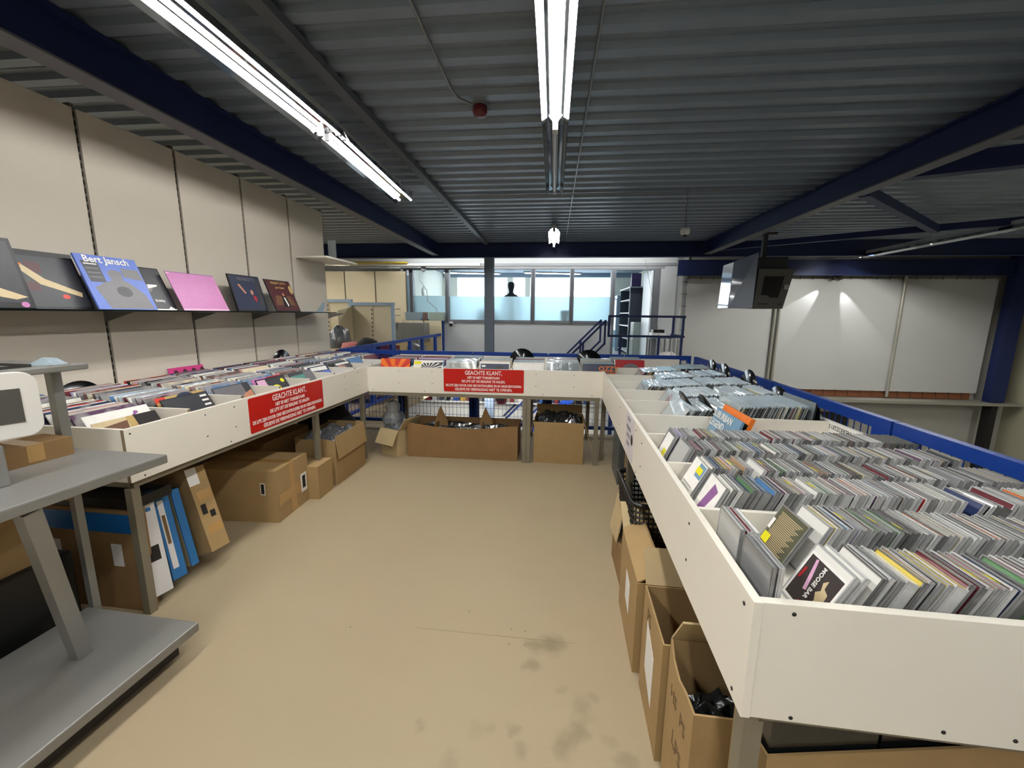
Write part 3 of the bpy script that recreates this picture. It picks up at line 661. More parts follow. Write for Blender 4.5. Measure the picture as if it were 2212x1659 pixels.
merged('disc_cases', rest, 'cd', 'remaining disc cases packed along the outer panel of the railing bin', 'disc cases')

# vinyl discs stood between the sleeves as markers
for n, (x, y, z, rz, why) in enumerate([(-3.045, 2.16, .76, 90, 'at the back of the nearest wall bin bay'), (-3.045, 4.05, .80, 90, 'at the far end of the wall bin'), (.78, 2.56, .76, -90, 'in the nearest record bay of the railing bin, nearer the aisle'),
                                        (.86, 2.44, .765, -90, 'in the nearest record bay of the railing bin, leaning behind another'), (1.37, 3.98, .80, -90, 'by the blue railing, farthest of the row'), (1.37, 3.68, .80, -90, 'by the blue railing, second from the far corner'),
                                        (1.37, 3.2, .81, -90, 'by the blue railing, brownish third from the far corner'), (1.37, 2.76, .76, -90, 'by the blue railing, low among the white sleeves'), (1.378, 2.44, .74, -90, 'by the blue railing, behind the black sleeve'),
                                        (-.5, 4.82, .80, 1.6, 'at the back of the rear bin, near its middle'), (.28, 4.82, .80, 1.6, 'at the back of the rear bin, over the last bay')]):
    t = thing('vinyl_record', f'black vinyl disc standing {why}', 'vinyl disc', (x, y, z), R(rz), 'bare vinyl discs standing in the bins')
    T = Matrix.Rotation(R(90 + (26 if abs(x) < 1 and rz < 0 else 1)), 4, 'X')
    MB().lathe([(0, -.0012), (.151, -.0012), (.151, .0012), (0, .0012)], (0, .0, 0), 40, T=Matrix.Translation((0, 0, .151)) @ T).obj('disc', vinyl, t)
    MB().lathe([(0, -.0018), (.05, -.0018), (.05, .0018), (0, .0018)], n=24, T=Matrix.Translation((0, 0, .151)) @ T).obj('paper_label', vlabel, t)

# ------------------------------------------------------------------ printed covers picked out by the photograph
def art(parent, w, h, t, layers, name='cover_print'):
    """layers: (material, polygon in cover units 0..1) drawn on the front of a sleeve"""
    mb = MB(); ms = []
    for i, (m, poly) in enumerate(layers):
        if m not in ms: ms.append(m)
        yy = -t / 2 - .0004 - .00012 * i
        mb.add([((u - .5) * w, yy, v * h) for u, v in poly], [tuple(range(len(poly)))], ms.index(m))
    return mb.obj(name, ms, parent)
def rect(a, b, c, d): return [(a, b), (c, b), (c, d), (a, d)]
def ell(cx, cy, rx, ry, n=18, a0=0, a1=360): return [(cx + rx * math.cos(R(a0 + (a1 - a0) * k / (n - (a1 - a0 < 360)))), cy + ry * math.sin(R(a0 + (a1 - a0) * k / (n - (a1 - a0 < 360))))) for k in range(n)]
def ink_(n, c, r=.4): return mat('ink_' + n, c, r, noise=.12, scale=30)
K = dict(or_='#e8792a', or2='#c93b2e', cream='#e8dcc0', navy='#232a44', sky='#6f93ad', peri='#5b74c4', hair='#20191a', skin='#b98166', gy='#6c6a6e', wine='#4a2226', pk='#c27ab0', pkl='#dbaac9', gold='#b89b62', wh='#ece9e4', bk='#131316', dg='#34353a', rd='#a81f25', br='#6b4a35', ol='#54543f', yl='#e6dc12', lil='#8b5a92', sand='#c9b58e', tl='#4f8a80')
K = {k: ink_(k, v) for k, v in K.items()}
def sleeve(label, pos, rz, lean, w, h, t, base, layers=(), texts=(), group='displayed records', cat='record sleeve', name='record_sleeve', film=False):
    o = MB().box(-w / 2, w / 2, -t / 2, t / 2, 0, h).obj(name, base, None, pos, (-R(lean), 0, R(rz)))
    tag(o, label, cat, group)
    if layers: art(o, w, h, t, layers)
    for (s, m, size, u, v, sx, *extra) in texts:
        text(s, o, m, size, ((u - .5) * w, -t / 2 - .0022, v * h), (R(90), R(extra[0]) if extra else 0, 0), sx, bold=size * .02)
    if film: MB().box(-w / 2 - .003, w / 2 + .003, -t / 2 - .006, -t / 2 - .0055, -.001, h + .004).obj('film_front', filmfront, o)
    return o
wg = 'record sleeves on the glass shelf'
sleeve('thick black box set in film, near end of the glass shelf', (-2.84, 1.715, 1.506), 90, 16, .34, .375, .028, K['bk'],
       [(K['dg'], rect(.05, .08, .95, .95)), (K['sand'], [(.3, .22), (.8, .12), (.95, .16), (.6, .3)]), (K['pk'], ell(.88, .05, .05, .04))], group=wg)
sleeve('dark glossy record with a pale twisting creature and red blot, behind the blue one', (-2.885, 2.02, 1.506), 90, 20, .37, .345, .006, K['bk'],
       [(K['dg'], rect(.03, .04, .97, .9)), (K['wine'], [(.3, .62), (.5, .6), (.52, .78), (.34, .82)]), (K['or_'], [(.15, .72), (.28, .68), (.3, .76), (.18, .8)]), (K['sand'], [(.1, .62), (.24, .66), (.42, .42), (.9, .22), (.92, .3), (.5, .52), (.3, .74)]),
        (K['or2'], ell(.68, .22, .05, .04)), (K['wine'], rect(.2, .3, .4, .45))], group=wg)
sleeve('periwinkle blue record with a seated guitarist and large white name', (-2.815, 2.355, 1.506), 90, 22, .36, .36, .012, K['peri'],
       [(K['gy'], [(.2, .02), (.95, .02), (.9, .3), (.7, .52), (.62, .56), (.64, .72), (.5, .76), (.4, .7), (.42, .55), (.25, .48), (.1, .4)]), (K['dg'], [(.06, .88), (.32, .88), (.32, .5), (.08, .5)]),
        (K['wh'], rect(.09, .82, .29, .84)), (K['gy'], rect(.09, .74, .29, .76)), (K['gy'], rect(.09, .66, .29, .68)), (K['gy'], rect(.09, .58, .29, .6)), (K['gy'], [(.65, .62), (.98, .58), (.96, .78), (.66, .8)]), (K['dg'], ell(.55, .34, .13, .1))],
       [('Bert Jansch', K['wh'], .062, .48, .915, .95)], group=wg)
sleeve('black and white trumpet player record, leaning behind the blue one', (-2.885, 2.575, 1.506), 90, 24, .36, .33, .005, K['bk'],
       [(K['dg'], rect(.03, .04, .97, .97)), (K['gy'], [(.35, .55), (.62, .42), (.7, .5), (.5, .7)]), (K['wh'], [(.6, .5), (.8, .56), (.82, .6), (.62, .6)]), (K['wh'], rect(.0, .0, .99, .03)), (K['wh'], [(.82, .03), (.95, .03), (.88, .09)])],
       [('Bobby', K['wh'], .028, .72, .22, 1)], group=wg)
sleeve('plain pink to magenta sleeve, standing alone mid shelf', (-2.83, 2.965, 1.506), 90, 24, .42, .315, .004, K['lil'],
       [(K['pk'], rect(.0, .0, 1, .98)), (K['pkl'], rect(.0, .0, 1, .05)), (K['pkl'], [(.0, .93), (.09, .97), (.0, .98)])], group=wg)
sleeve('black record of a singer with a raised arm, fifth along the glass shelf', (-2.885, 3.515, 1.506), 90, 14, .37, .335, .014, K['bk'],
       [(K['navy'], rect(.03, .04, .97, .97)), (K['skin'], [(.22, .72), (.28, .75), (.44, .5), (.38, .48)]), (K['skin'], ell(.62, .53, .05, .07)), (K['rd'], [(.64, .45), (.74, .4), (.7, .24), (.63, .36)]), (K['dg'], rect(.8, .1, .95, .9))],
       [('PAVAROTTI', K['gy'], .042, .53, .88, .95)], group=wg)
sleeve('wine brown record of a singer in a white shirtfront before an orchestra', (-2.82, 3.925, 1.506), 90, 21, .37, .335, .008, K['bk'],
       [(K['wine'], rect(.02, .03, .98, .97)), (K['br'], [(.1, .2), (.9, .2), (.8, .5), (.2, .5)]), (K['bk'], [(.38, .15), (.68, .15), (.62, .5), (.46, .52)]), (K['wh'], [(.5, .45), (.56, .45), (.6, .2), (.55, .16)]), (K['skin'], ell(.53, .54, .04, .05)), (K['gold'], ell(.93, .72, .07, .14))],
       [('HELMUT LOTTI', K['gold'], .034, .5, .9, .95), ('goes Classic', K['gold'], .03, .5, .76, .9)], group=wg)

# fronts of the wall bin bays
wb = 'front records of the wall bin bays'
def wallfront(bay, x, label, base, layers, texts=(), lean=31, dz=.7175, dy=0., t=.004):
    y = (DL[bay] + DL[bay + 1]) / 2 + dy
    return sleeve(label, (x, y, dz), 90, lean, .314, .314, t, base, layers, texts, wb)
wallfront(0, -2.155, 'white record with a purple line-drawn crossbones figure, nearest bay of the wall bin', K['wh'],
          [(K['lil'], ell(.42, .62, .12, .13)), (K['wh'], ell(.42, .62, .1, .11)), (K['lil'], ell(.42, .64, .05, .05)), (K['lil'], [(.12, .76), (.14, .8), (.34, .7), (.33, .67)]), (K['lil'], [(.5, .74), (.74, .9), (.76, .87), (.53, .7)]), (K['lil'], ell(.76, .9, .04, .03)), (K['lil'], ell(.12, .79, .03, .03)), (K['lil'], rect(.3, .3, .33, .5)), (K['lil'], rect(.5, .3, .53, .5))])
wallfront(0, -2.105, 'tan and black record with a bearded man, very front of the wall bin', K['sand'],
          [(K['br'], [(.05, .7), (.45, .66), (.5, .94), (.1, .9)]), (K['gold'], rect(.5, 0, .62, 1)), (K['hair'], rect(.62, 0, 1, 1)), (K['skin'], [(.7, .3), (.98, .3), (.98, .7), (.88, .8), (.76, .72)]), (K['wh'], rect(.05, .45, .08, .9))], dz=.685)
wallfront(0, -3.0, 'cream record with brown block lettering at the back of the nearest wall bin bay', K['wh'],
          [(K['gold'], rect(0, .4, .05, 1))], [('LIVE IN', K['br'], .075, .5, .84, 1.1)], lean=12, dz=.75)
wallfront(1, -2.165, 'black record with small white lettering, front of the second wall bin bay', K['bk'], [(K['dg'], rect(.02, .02, .98, .98)), *[(K['wh'], rect(.8, .9 - .1 * k, .95, .94 - .1 * k)) for k in range(5)]])
wallfront(1, -2.205, 'orange and yellow record showing behind the black one in the second wall bin bay', K['or_'], [(K['gold'], rect(.0, .6, 1, 1)), (K['navy'], ell(.6, .9, .2, .12)), (K['or2'], rect(0, .9, .2, 1))], lean=30, dz=.7225)
wallfront(2, -2.185, 'grey record with a reddish face, front of the third wall bin bay', K['dg'], [(K['gy'], rect(.02, .5, .8, .98)), (K['skin'], [(.5, .3), (.98, .3), (.98, .8), (.7, .72)])])
wallfront(3, -2.165, 'black record with yellow stickers under a pink one, fourth wall bin bay', K['bk'], [(K['dg'], rect(.02, .02, .98, .97)), (K['yl'], ell(.86, .86, .07, .06, 8)), (K['yl'], ell(.55, .68, .14, .1)), (K['pkl'], rect(.02, .8, .3, .97))])
wallfront(3, -2.20, 'pink-topped record behind the black stickered one, fourth wall bin bay', K['pk'], [(K['rd'], rect(.5, .9, 1, 1))], lean=30.5)
wallfront(3, -3.0, 'pink record with a row of dark portraits at the back of the wall bin', K['lil'], [(ink_('hotpink', '#c8407f'), rect(0, 0, 1, 1)), *[(K['wine'], ell(.2 + .25 * k, .8, .08, .14)) for k in range(4)]], lean=12, dz=.75)
wallfront(4, -2.16, 'clear-sleeved dark teal record, front of the fifth wall bin bay', K['dg'], [(K['tl'], rect(.05, .6, .6, .9)), (K['wh'], rect(.1, .75, .4, .78)), (K['gy'], rect(.6, .3, .98, .98))])
wallfront(5, -2.225, 'blue and silver gleaming record, front of the sixth wall bin bay', K['navy'], [(K['peri'], rect(0, .6, 1, .8)), (K['wh'], [(.1, .86), (.9, .82), (.9, .96), (.1, .97)])])
wallfront(6, -2.19, 'dark record with an orange glow, front of the seventh wall bin bay', K['dg'], [(K['skin'], [(.1, .5), (.7, .5), (.6, .85), (.2, .9)]), (K['wh'], rect(.1, .9, .9, .97))])

# fronts of the rear bin bays
rg = 'front records of the rear bin bays'
def rearfront(k, yl, label, base, layers, texts=(), lean=17, dz=.7175, film=False):
    xc = XC[k]
    return sleeve(label, (-2.0 + xc * cs - yl * sn, 3.915 + xc * sn + yl * cs, dz), 1.6, lean, .316, .314, .004, base, layers, texts, rg, film=film)
rays = [(K['or2'], [(.5, .46), (.5 + .9 * math.cos(R(a)), .46 + .9 * math.sin(R(a))), (.5 + .9 * math.cos(R(a + 13)), .46 + .9 * math.sin(R(a + 13)))]) for a in range(0, 180, 26)]
def clip01(p): return [(min(1, max(0, u)), min(1, max(0, v))) for u, v in p]
rearfront(0, .062, 'orange record with a pink sunburst and round emblem, first bay of the rear bin', K['or_'], [(m, clip01(p)) for m, p in rays] + [(K['or_'], ell(.5, .62, .17, .17)), (K['or2'], ell(.5, .62, .15, .15)), (K['or_'], ell(.5, .62, .135, .135)), (K['or2'], ell(.5, .62, .08, .08))], dz=.73)
rearfront(1, .075, 'black and white splattered record with a yellow-green sticker, second bay of the rear bin', K['wh'], [(K['dg'], [(.2, .7), (.9, .6), (1, .95), (.3, .9)]), *[(K['wh'], [(.5, .7), (.5 + .5 * math.cos(R(a)), .7 + .3 * math.sin(R(a))), (.5 + .5 * math.cos(R(a + 7)), .7 + .3 * math.sin(R(a + 7)))]) for a in range(0, 360, 20)], (K['yl'], rect(.02, .72, .26, .96)), (K['wh'], rect(.02, .76, .26, .86))])
rearfront(2, .075, 'pale record in film with a dark bird-like shape, third bay of the rear bin', K['wh'], [(K['sand'], rect(.1, .3, .9, .92)), (K['dg'], [(.5, .66), (.7, .7), (.72, .78), (.6, .76)])], film=True)
rearfront(3, .07, 'navy record with a seated dark-haired figure, fourth bay of the rear bin', K['wh'], [(K['navy'], rect(.04, .3, .97, .93)), (K['wh'], [(.35, .3), (.85, .3), (.78, .62), (.5, .64)]), (K['skin'], ell(.63, .7, .09, .11)), (K['hair'], ell(.65, .8, .12, .08)), (K['wh'], rect(.08, .82, .2, .88))])
rearfront(4, .045, 'plain white record sleeve, fifth bay of the rear bin', K['wh'], [(K['sand'], rect(.03, .02, .97, .97)), (K['wh'], rect(.04, .03, .96, .96))])
rearfront(5, .06, 'plain dark slate record, sixth bay of the rear bin', K['dg'], [(K['navy'], rect(.03, .02, .97, .95))], film=True)
rearfront(6, .05, 'black record with orange lettering, seventh bay of the rear bin', K['bk'], [(K['navy'], rect(.02, .02, .98, .98))], [('OZZY', K['or_'], .07, .8, .84, 1.0), ('OSBOURNE', K['or_'], .03, .8, .7, .9)])
rearfront(7, .37, 'red record with a grey oval, last bay of the rear bin by the railing bin', K['rd'], [(K['wh'], rect(0, .0, .04, 1)), (K['gy'], ell(.55, .68, .28, .2)), (K['dg'], rect(.4, .62, .7, .7))], dz=.73)

# railing bin singles
sleeve('sky blue record lettered in white, leaning out of the bay before the discs', (.725, 2.10, .7178), -90, 19, .316, .318, .012, K['sky'],
       [(K['wh'], [(.4, .55), (.97, .68), (.97, .5), (.6, .42)]), (K['or_'], ell(.85, .5, .07, .1)), (K['dg'], rect(0, 0, 1, .1))],
       [('SUBURBAN', K['wh'], .05, .36, .90, .95), ('LEGEND', K['wh'], .05, .27, .75, .95)], 'large sleeves in front of the record bays', film=False)
sleeve('thick orange-spined record right behind the sky blue one', (.76, 2.10, .7178), -90, 19, .32, .335, .02, K['or_'], [(K['bk'], rect(0, 0, 1, .9))], (), 'large sleeves in front of the record bays')
sleeve('large black record in film at the outer end of the nearest record bay', (1.318, 2.49, .7178), -90, 6, .33, .325, .006, K['bk'], [(K['dg'], rect(.1, .6, .6, .7)), (K['wine'], rect(.4, .5, .7, .54))], (), 'large sleeves in front of the record bays', film=True)
sleeve('red-edged pale record in film at the front of the second record bay', (.59, 2.873, .7178), -90, 33, .315, .314, .004, K['wh'], [(K['rd'], [(.3, .75), (.75, .55), (.85, .75), (.45, .95)]), (K['pkl'], rect(.1, .2, .6, .5))], (), 'front sleeves of the railing bin record bays', film=True)
sleeve('whitish record in gleaming film at the front of the nearest record bay', (.53, 2.487, .7178), -90, 33, .315, .314, .004, K['wh'], [(K['sand'], rect(.1, .1, .9, .6)), (K['pkl'], rect(.2, .3, .5, .5))], (), 'front sleeves of the railing bin record bays', film=True)

# disc cases picked out by hand
def disc(label, pos, rz, lean, layers, texts=(), fat=False, col='dark grey', twist=0, inl=None, roll=0, flip=False):
    o = link('disc_case', CT if fat else CM, None, pos, (-R(lean), R(roll), R(rz + twist))); tag(o, label, 'disc case', 'disc cases in the railing bin')
    k = link('paper_inlay', CTI if fat else CI, o); k.color = (*c3(PAL[inl or col]), 1)
    b = link('booklet', CB, o); b.color = (*c3(PAL[col]), 1)
    if layers:
        mb = MB(); ms = []
        for i, (m, poly) in enumerate(layers):
            if m not in ms: ms.append(m)
            mb.add([((u - .5) * .118, .0004 - .0001 * i, .005 + v * .132) for u, v in poly], [tuple(range(len(poly)))], ms.index(m))
        mb.obj('cover_print', ms, b)
    for (s, m, size, u, v, sx, rr) in texts: text(s, b, m, size, ((u - .5) * .118, -.0012, .005 + v * .132), (R(90), R(rr), 0), sx, bold=.0003)
    return o
choco = ink_('choco', '#3a3230')
disc('dark brown disc case with a pale leaping figure, front of the nearest disc row', (.512, .862, .8745), -90, 27,
     [(K['wh'], rect(0, 0, 1, .9)), (choco, rect(.05, .05, .95, .85)), (K['pkl'], [(.2, .82), (.26, .84), (.36, .55), (.42, .32), (.34, .3), (.28, .52)]), (K['sand'], [(.62, .62), (.70, .70), (.72, .56), (.84, .52), (.86, .38), (.74, .2), (.88, .08), (.66, .06), (.68, .32), (.60, .42), (.68, .50)]),
      (K['rd'], [(.1, .6), (.16, .62), (.14, .4), (.08, .38)]), (K['rd'], rect(.42, .05, .56, .13))], [('MOOSE BAR', K['wh'], 0.0145, .5, .52, 1.0, 90)], col='white', inl='grey')
disc('white-edged disc case right behind the brown one with the leaping figure', (.53, .862, .8745), -90, 27, [], col='white', inl='white')
disc('disc case showing its dark tracklist back with a yellow sticker, second disc row', (.535, 1.056, .8745), -90, 27,
     [(K['ol'], rect(0, 0, 1, 1)), *[(K['sand'], rect(.1 + .012 * (k % 3), .9 - .035 * k, .9 - .05 * (k % 4), .915 - .035 * k)) for k in range(24)], (K['yl'], rect(.03, .2, .28, .4)), (K['wh'], rect(0, .48, .1, .72))], col='brown', inl='black')
for k, (x, yc, c, nm) in enumerate([(.408, .99, 'pale grey', 'outermost'), (.422, .985, 'maroon', 'second'), (.437, .98, 'white', 'third')]):
    disc(f'disc case with a {c} label leaning against the aisle panel, {nm} of three', (x, yc, .8745), -90, 2.5, [], inl=c, col=c)
for k, (x, nm) in enumerate([(.409, 'outer'), (.424, 'inner')]):
    disc(f'grey empty-looking disc case against the aisle panel in the nearest corner, {nm} one', (x, .848, .8745), -90, 2.5, [], inl='grey', col='grey')
disc('pale disc case printed in magenta in crinkled film, front of the third disc row', (.425, 1.262, .8745), -90, 25, [(K['wh'], rect(0, 0, 1, 1)), (K['lil'], [(.2, .1), (.5, .05), (.8, .8), (.45, .9)]), (K['or_'], [(.2, .1), (.3, .05), (.35, .2)])], col='white', inl='white')
disc('white disc case with a yellow sticker, front of the fourth disc row', (.425, 1.43, .8745), -90, 27, [(K['wh'], rect(0, 0, 1, 1)), (K['sky'], rect(.5, .6, .98, .98)), (K['yl'], rect(.45, .7, .85, .88)), (K['gy'], rect(.1, .2, .8, .22)), (K['gy'], rect(.1, .3, .8, .32))], col='white', inl='cream')
disc('clear disc case with a yellow sticker low down, front of the farthest disc row', (.425, 1.80, .8745), -90, 24, [(K['gy'], rect(0, 0, 1, 1)), (K['wh'], rect(.1, .1, .9, .9)), (K['yl'], rect(.5, .15, .85, .4))], col='grey', inl='grey')
# yellow price stickers lying on the tops of some cases, each on its own case
sc_ = [o for o in S.objects if o.name.startswith('disc_case') and o.get('category') == 'disc case']
for o in rnd.sample(sc_, 16):
    wy = rnd.uniform(.025, .04); x0 = rnd.uniform(-.05, .02)
    MB().box(x0, x0 + wy, -.0006, .0105, .1422, .1427).obj('price_sticker', yellow, o)
def packet(name, label, cat, pos, rz, lean, w, h, t, base, layers=(), texts=(), grp=None):
    o = MB().box(-w / 2, w / 2, -t / 2, t / 2, 0, h).obj(name, base, None, pos, (-R(lean), 0, R(rz)), bevel=.0008); tag(o, label, cat, grp)
    if layers: art(o, w, h, t, layers)
    return o

# ------------------------------------------------------------------ grey display stand at the left
gd = thing('display_stand', 'grey metal display stand with low shelf, desk-high shelf and small top shelf', 'display stand', (-1.60, 1.40, 0), R(-1.5))
MB().box(-.56, .03, -.95, .01, .105, .145).obj('low_shelf', grey, gd, bevel=.006)
MB().box(-.52, -.02, -.9, -.05, .03, .104).obj('plinth', black, gd)
MB().box(-.62, -.065, -.95, .055, .862, .90).obj('desk_shelf', grey, gd, bevel=.006)
MB().box(-.82, -.40, -.95, .06, 1.255, 1.283).obj('top_shelf', grey, gd, bevel=.006)
MB().bar((-.275, -.215, .1455), (-.10, -.385, .8615), .05, .05).obj('post', grey, gd, bevel=.002)
MB().box(-.565, -.535, .015, .045, .0, .8615).box(-.568, -.532, .012, .048, .9005, 1.2545).obj('corner_post', grey, gd, bevel=.002)
MB().lathe([(.0, .0), (.024, 0), (.024, .012), (0, .012)], n=20, T=Matrix.Translation((-.55, .01, .70)) @ Matrix.Rotation(R(90), 4, 'X')).obj('joint_cap', mat('joint_cap_tan', '#a08b74', .5), gd)
kp = thing('price_display', 'white rounded price display with dark screen on the grey stand', 'display', (-1.93, 1.06, .9005), R(72))
pts = [(sx * .115 + .045 * math.cos(a), sz * .070 + .045 * math.sin(a)) for sx, sz, a0 in ((1, 1, 0), (-1, 1, 90), (-1, -1, 180), (1, -1, 270)) for a in [R(a0 + 15 * i) for i in range(7)]]
MB().prism([(u, v + .272) for u, v in pts], -.012, .012, 'y').obj('housing', mat('display_white', '#dedbd5', .4), kp, bevel=.003)
MB().box(-.115, .115, -.0145, -.0125, .21, .33).obj('screen', gdark, kp)
MB().lathe([(0, 0), (.0035, 0), (.0035, .002), (0, .002)], n=10, T=Matrix.Translation((.0, -.0125, .175)) @ Matrix.Rotation(R(90), 4, 'X')).obj('button', black, kp)
MB().box(-.10, .05, -.03, .05, 0, .142).obj('foot', grey, kp, bevel=.004)
# cardboard boxes -----------------------------------------------------------
def cbox(label, loc, rz, w, d, h, m=card, flaps=(), fill=None, fillh=.8, tapes=(), closed=False, front_cut=None, group='cardboard boxes under the bins', t=.006, name='cardboard_box', parts=(), seed=0):
    """local x 0..w, y 0..d; the front is y=0"""
    o = thing(name, label, 'box', loc, R(rz), group); b = MB()
    b.box(0, w, 0, d, 0, t)
    top = front_cut or [(0, h), (w, h)]
    b.prism([(0, t), (w, t)] + [(x, z) for x, z in reversed(top)], 0, t, 'y')
    b.box(0, w, d - t, d, t, h).box(0, t, t, d - t, t, h if not front_cut else max(top[0][1], .0)).box(w - t, w, t, d - t, t, h if not front_cut else top[-1][1])
    if closed: b.box(0, w, 0, d, h, h + t)
    b.obj('body', m, o)
    for (side, ang, ln, *mm) in flaps:                     # flap hinged on an upper edge; ang 0 = straight up, 180 = hanging
        fb = MB(); L = w - .004 if side in 'fb' else d - .004
        fb.box(.002, L, -t / 2, t / 2, .002, ln)
        T = {'f': Matrix.Translation((0, -.001, top[0][1] if side == 'f' else h)) @ Matrix.Rotation(R(ang), 4, 'X'), 'b': Matrix.Translation((0, d + .001, h)) @ Matrix.Rotation(R(-ang), 4, 'X'),
             'l': Matrix.Translation((-.001, 0, h)) @ Matrix.Rotation(R(-ang), 4, 'Y') @ Matrix.Rotation(R(90), 4, 'Z'), 'r': Matrix.Translation((w + .001, 0, h)) @ Matrix.Rotation(R(ang), 4, 'Y') @ Matrix.Rotation(R(90), 4, 'Z')}[side]
        fb.v = [tuple(T @ Vector(v)) for v in fb.v]; fb.obj('flap', mm[0] if mm else m, o)
    if fill:
        crumple(o, .012, w - .012, .012, d - .012, h * fillh, fill, seed)
    for (nm, box, mm) in tapes: MB().box(*box).obj(nm, mm, o)
    return o
def crumple(parent, x0, x1, y0, y1, z, m, seed=0, amp=.05, name='plastic_film'):
    r = random.Random(seed + 11); n = 16; vs = []; fs = []
    hmap = [[r.uniform(0, 1) for _ in range(n + 1)] for _ in range(n + 1)]
    for i in range(n + 1):
        for j in range(n + 1):
            u, v = i / n, j / n; e = min(u, 1 - u, v, 1 - v) * 5
            zz = z - .05 + min(1, e) * (amp * (hmap[i][j] + .7 * hmap[i // 2][j // 2] + .6 * hmap[i // 4][j // 4]))
            vs.append((x0 + (x1 - x0) * u, y0 + (y1 - y0) * v, zz))
    k = len(vs); vs += [(a, b, .01) for a, b, _ in vs]
    for i in range(n):
        for j in range(n):
            a = i * (n + 1) + j; fs.append((a, a + n + 1, a + n + 2, a + 1))
    rim = [i * (n + 1) for i in range(n + 1)] + [n * (n + 1) + j for j in range(1, n + 1)] + [i * (n + 1) + n for i in range(n - 1, -1, -1)] + [j for j in range(n - 1, 0, -1)]
    for a, b in zip(rim, rim[1:] + rim[:1]): fs.append((a, b, b + k, a + k))
    MB().add(vs, fs).obj(name, m, parent)

# under the rear bin
o = cbox('wide brown three-compartment box of crumpled film under the rear bin', (-1.62, 3.975, 0), 1, 1.17, .36, .36, cardd, fill=filmd, fillh=.86, seed=1,
         front_cut=[(0, .375), (.1, .36), (.3, .335), (.6, .325), (.8, .33), (1.05, .365), (1.17, .37)])
for x in (.30, .79): MB().prism([(x - .05, .34), (x + .02, .53), (x + .1, .36), (x + .1, .02), (x - .05, .02)], .15, .155, 'y').box(x, x + .005, .01, .35, .02, .37).obj('partition', cardd, o)
o = cbox('square brown box topped with dark film under the rear bin, right of the middle leg', (-.285, 4.0, 0), 0, .50, .42, .43, card, flaps=(('l', 163, .24), ('r', 163, .26), ('b', -5, .10)), fill=filmd, fillh=1.05, seed=2)
o = cbox('small pale box with drooping flap and clear film, under the rear bin', (-1.94, 4.03, 0), -24, .27, .26, .29, cardl, flaps=(('f', 150, .17), ('r', 35, .16)), fill=foil, fillh=1.15, seed=3)
t = thing('plastic_bag', 'tall heap of clear crumpled bags on the small pale box', 'plastic bags', (-1.83, 4.12, .30), 0)
mb = MB(); r = random.Random(5)
mb.lathe([(.0, 0), (.10, .0), (.12, .06), (.10, .12), (.07, .16), (.085, .21), (.05, .26), (0, .27)], n=18); mb.v = [(x * r.uniform(.8, 1.2), y * r.uniform(.8, 1.2), z + r.uniform(-.012, .012)) for x, y, z in mb.v]
mb.obj('bag_film', mat('clear_bag', '#8d9296', .12, alpha=.55, bump=.8, bscale=20, coat=.6), t)
t = thing('storage_bag', 'black bag lying in the shadow behind the end leg under the wall bin', 'bag', (-2.45, 3.9, 0))
mb = MB(); mb.lathe([(0, 0), (.3, 0), (.34, .15), (.3, .35), (.18, .5), (0, .53)], n=20); r = random.Random(9); mb.v = [(x * r.uniform(.88, 1.08), y * .8 * r.uniform(.88, 1.08), max(0, z + r.uniform(-.02, .02))) for x, y, z in mb.v]; mb.obj('bag_body', mat('black_fabric', '#191a1d', .6), t)
# under the wall bin
cbox('tall open brown box with torn top and clear film beside the wall bin leg', (-2.32, 3.16, 0), 1.5, .37, .54, .44, card, front_cut=[(0, .42), (.1, .40), (.2, .42), (.37, .40)], fill=foil, fillh=.93, seed=4, flaps=(('r', 172, .2),))
o = cbox('large closed tan box with taped corner and hand holes under the wall bin', (-2.62, 2.45, 0), 4, .62, .40, .385, card, closed=True)
MB().prism([(.0, .3865), (.0, .02), (-.05, .02), (-.05, .30)], .0, .4, 'y').obj('bevelled_end', card, o)
MB().box(.6205, .6215, .02, .38, .12, .2).box(.6205, .6212, .16, .22, .005, .388).box(.0, .62, .17, .23, .3915, .3922).obj('packing_tape', tape_m, o)
for (a, b) in ((.50, -.0008),): MB().box(a, a + .035, b - .001, b, .21, .30).box(a + .006, a + .029, b - .002, b - .001, .218, .292, 1).obj('hand_hole', [paper, dark], o)
MB().box(.6216, .6224, .29, .37, .1, .25).box(.6225, .623, .31, .35, .13, .23, 1).obj('torn_label', [paper, dark], o)
cbox('low brown box wedged behind the large tan one under the wall bin', (-2.28, 2.87, 0), 3, .34, .22, .27, card, closed=True)
cbox('dim brown box against the shelving wall under the wall bin', (-3.0, 2.95, 0), 0, .55, .6, .42, cardd, closed=True)
def leaner(name, label, cat, pos, rz, w, d, h, lean, m, prt=(), grp=None):
    o = thing(name, label, cat, pos, R(rz), grp); T = Matrix.Rotation(R(-lean), 4, 'Y')
    mb = MB().box(0, d, 0, w, 0, h, 0, T); mb.obj('body', m, o)
    for nm, bx, mm in prt: MB().box(*bx, 0, T).obj(nm, mm, o)
    return o
bl = mat('blue_carton', '#2e6ea8', .5, noise=.05, scale=6); wc = mat('white_carton', '#d9d7d6', .5)
sg = 'flat cartons leaning under the wall bin'
leaner('flat_carton', 'brown-sided flat carton with a printed white edge leaning nearest the leg', 'carton', (-2.44, 1.70, 0), -14, .10, .42, .50, 8, card,
       [('printed_edge', (.4205, .4215, 0, .10, 0, .5), wc), ('blue_print', (.4217, .422, .02, .05, .36, .42), bl), ('blue_print', (.4217, .422, .03, .08, .44, .46), bl), ('text_block', (.4217, .422, .02, .08, .18, .26), ink)], sg)
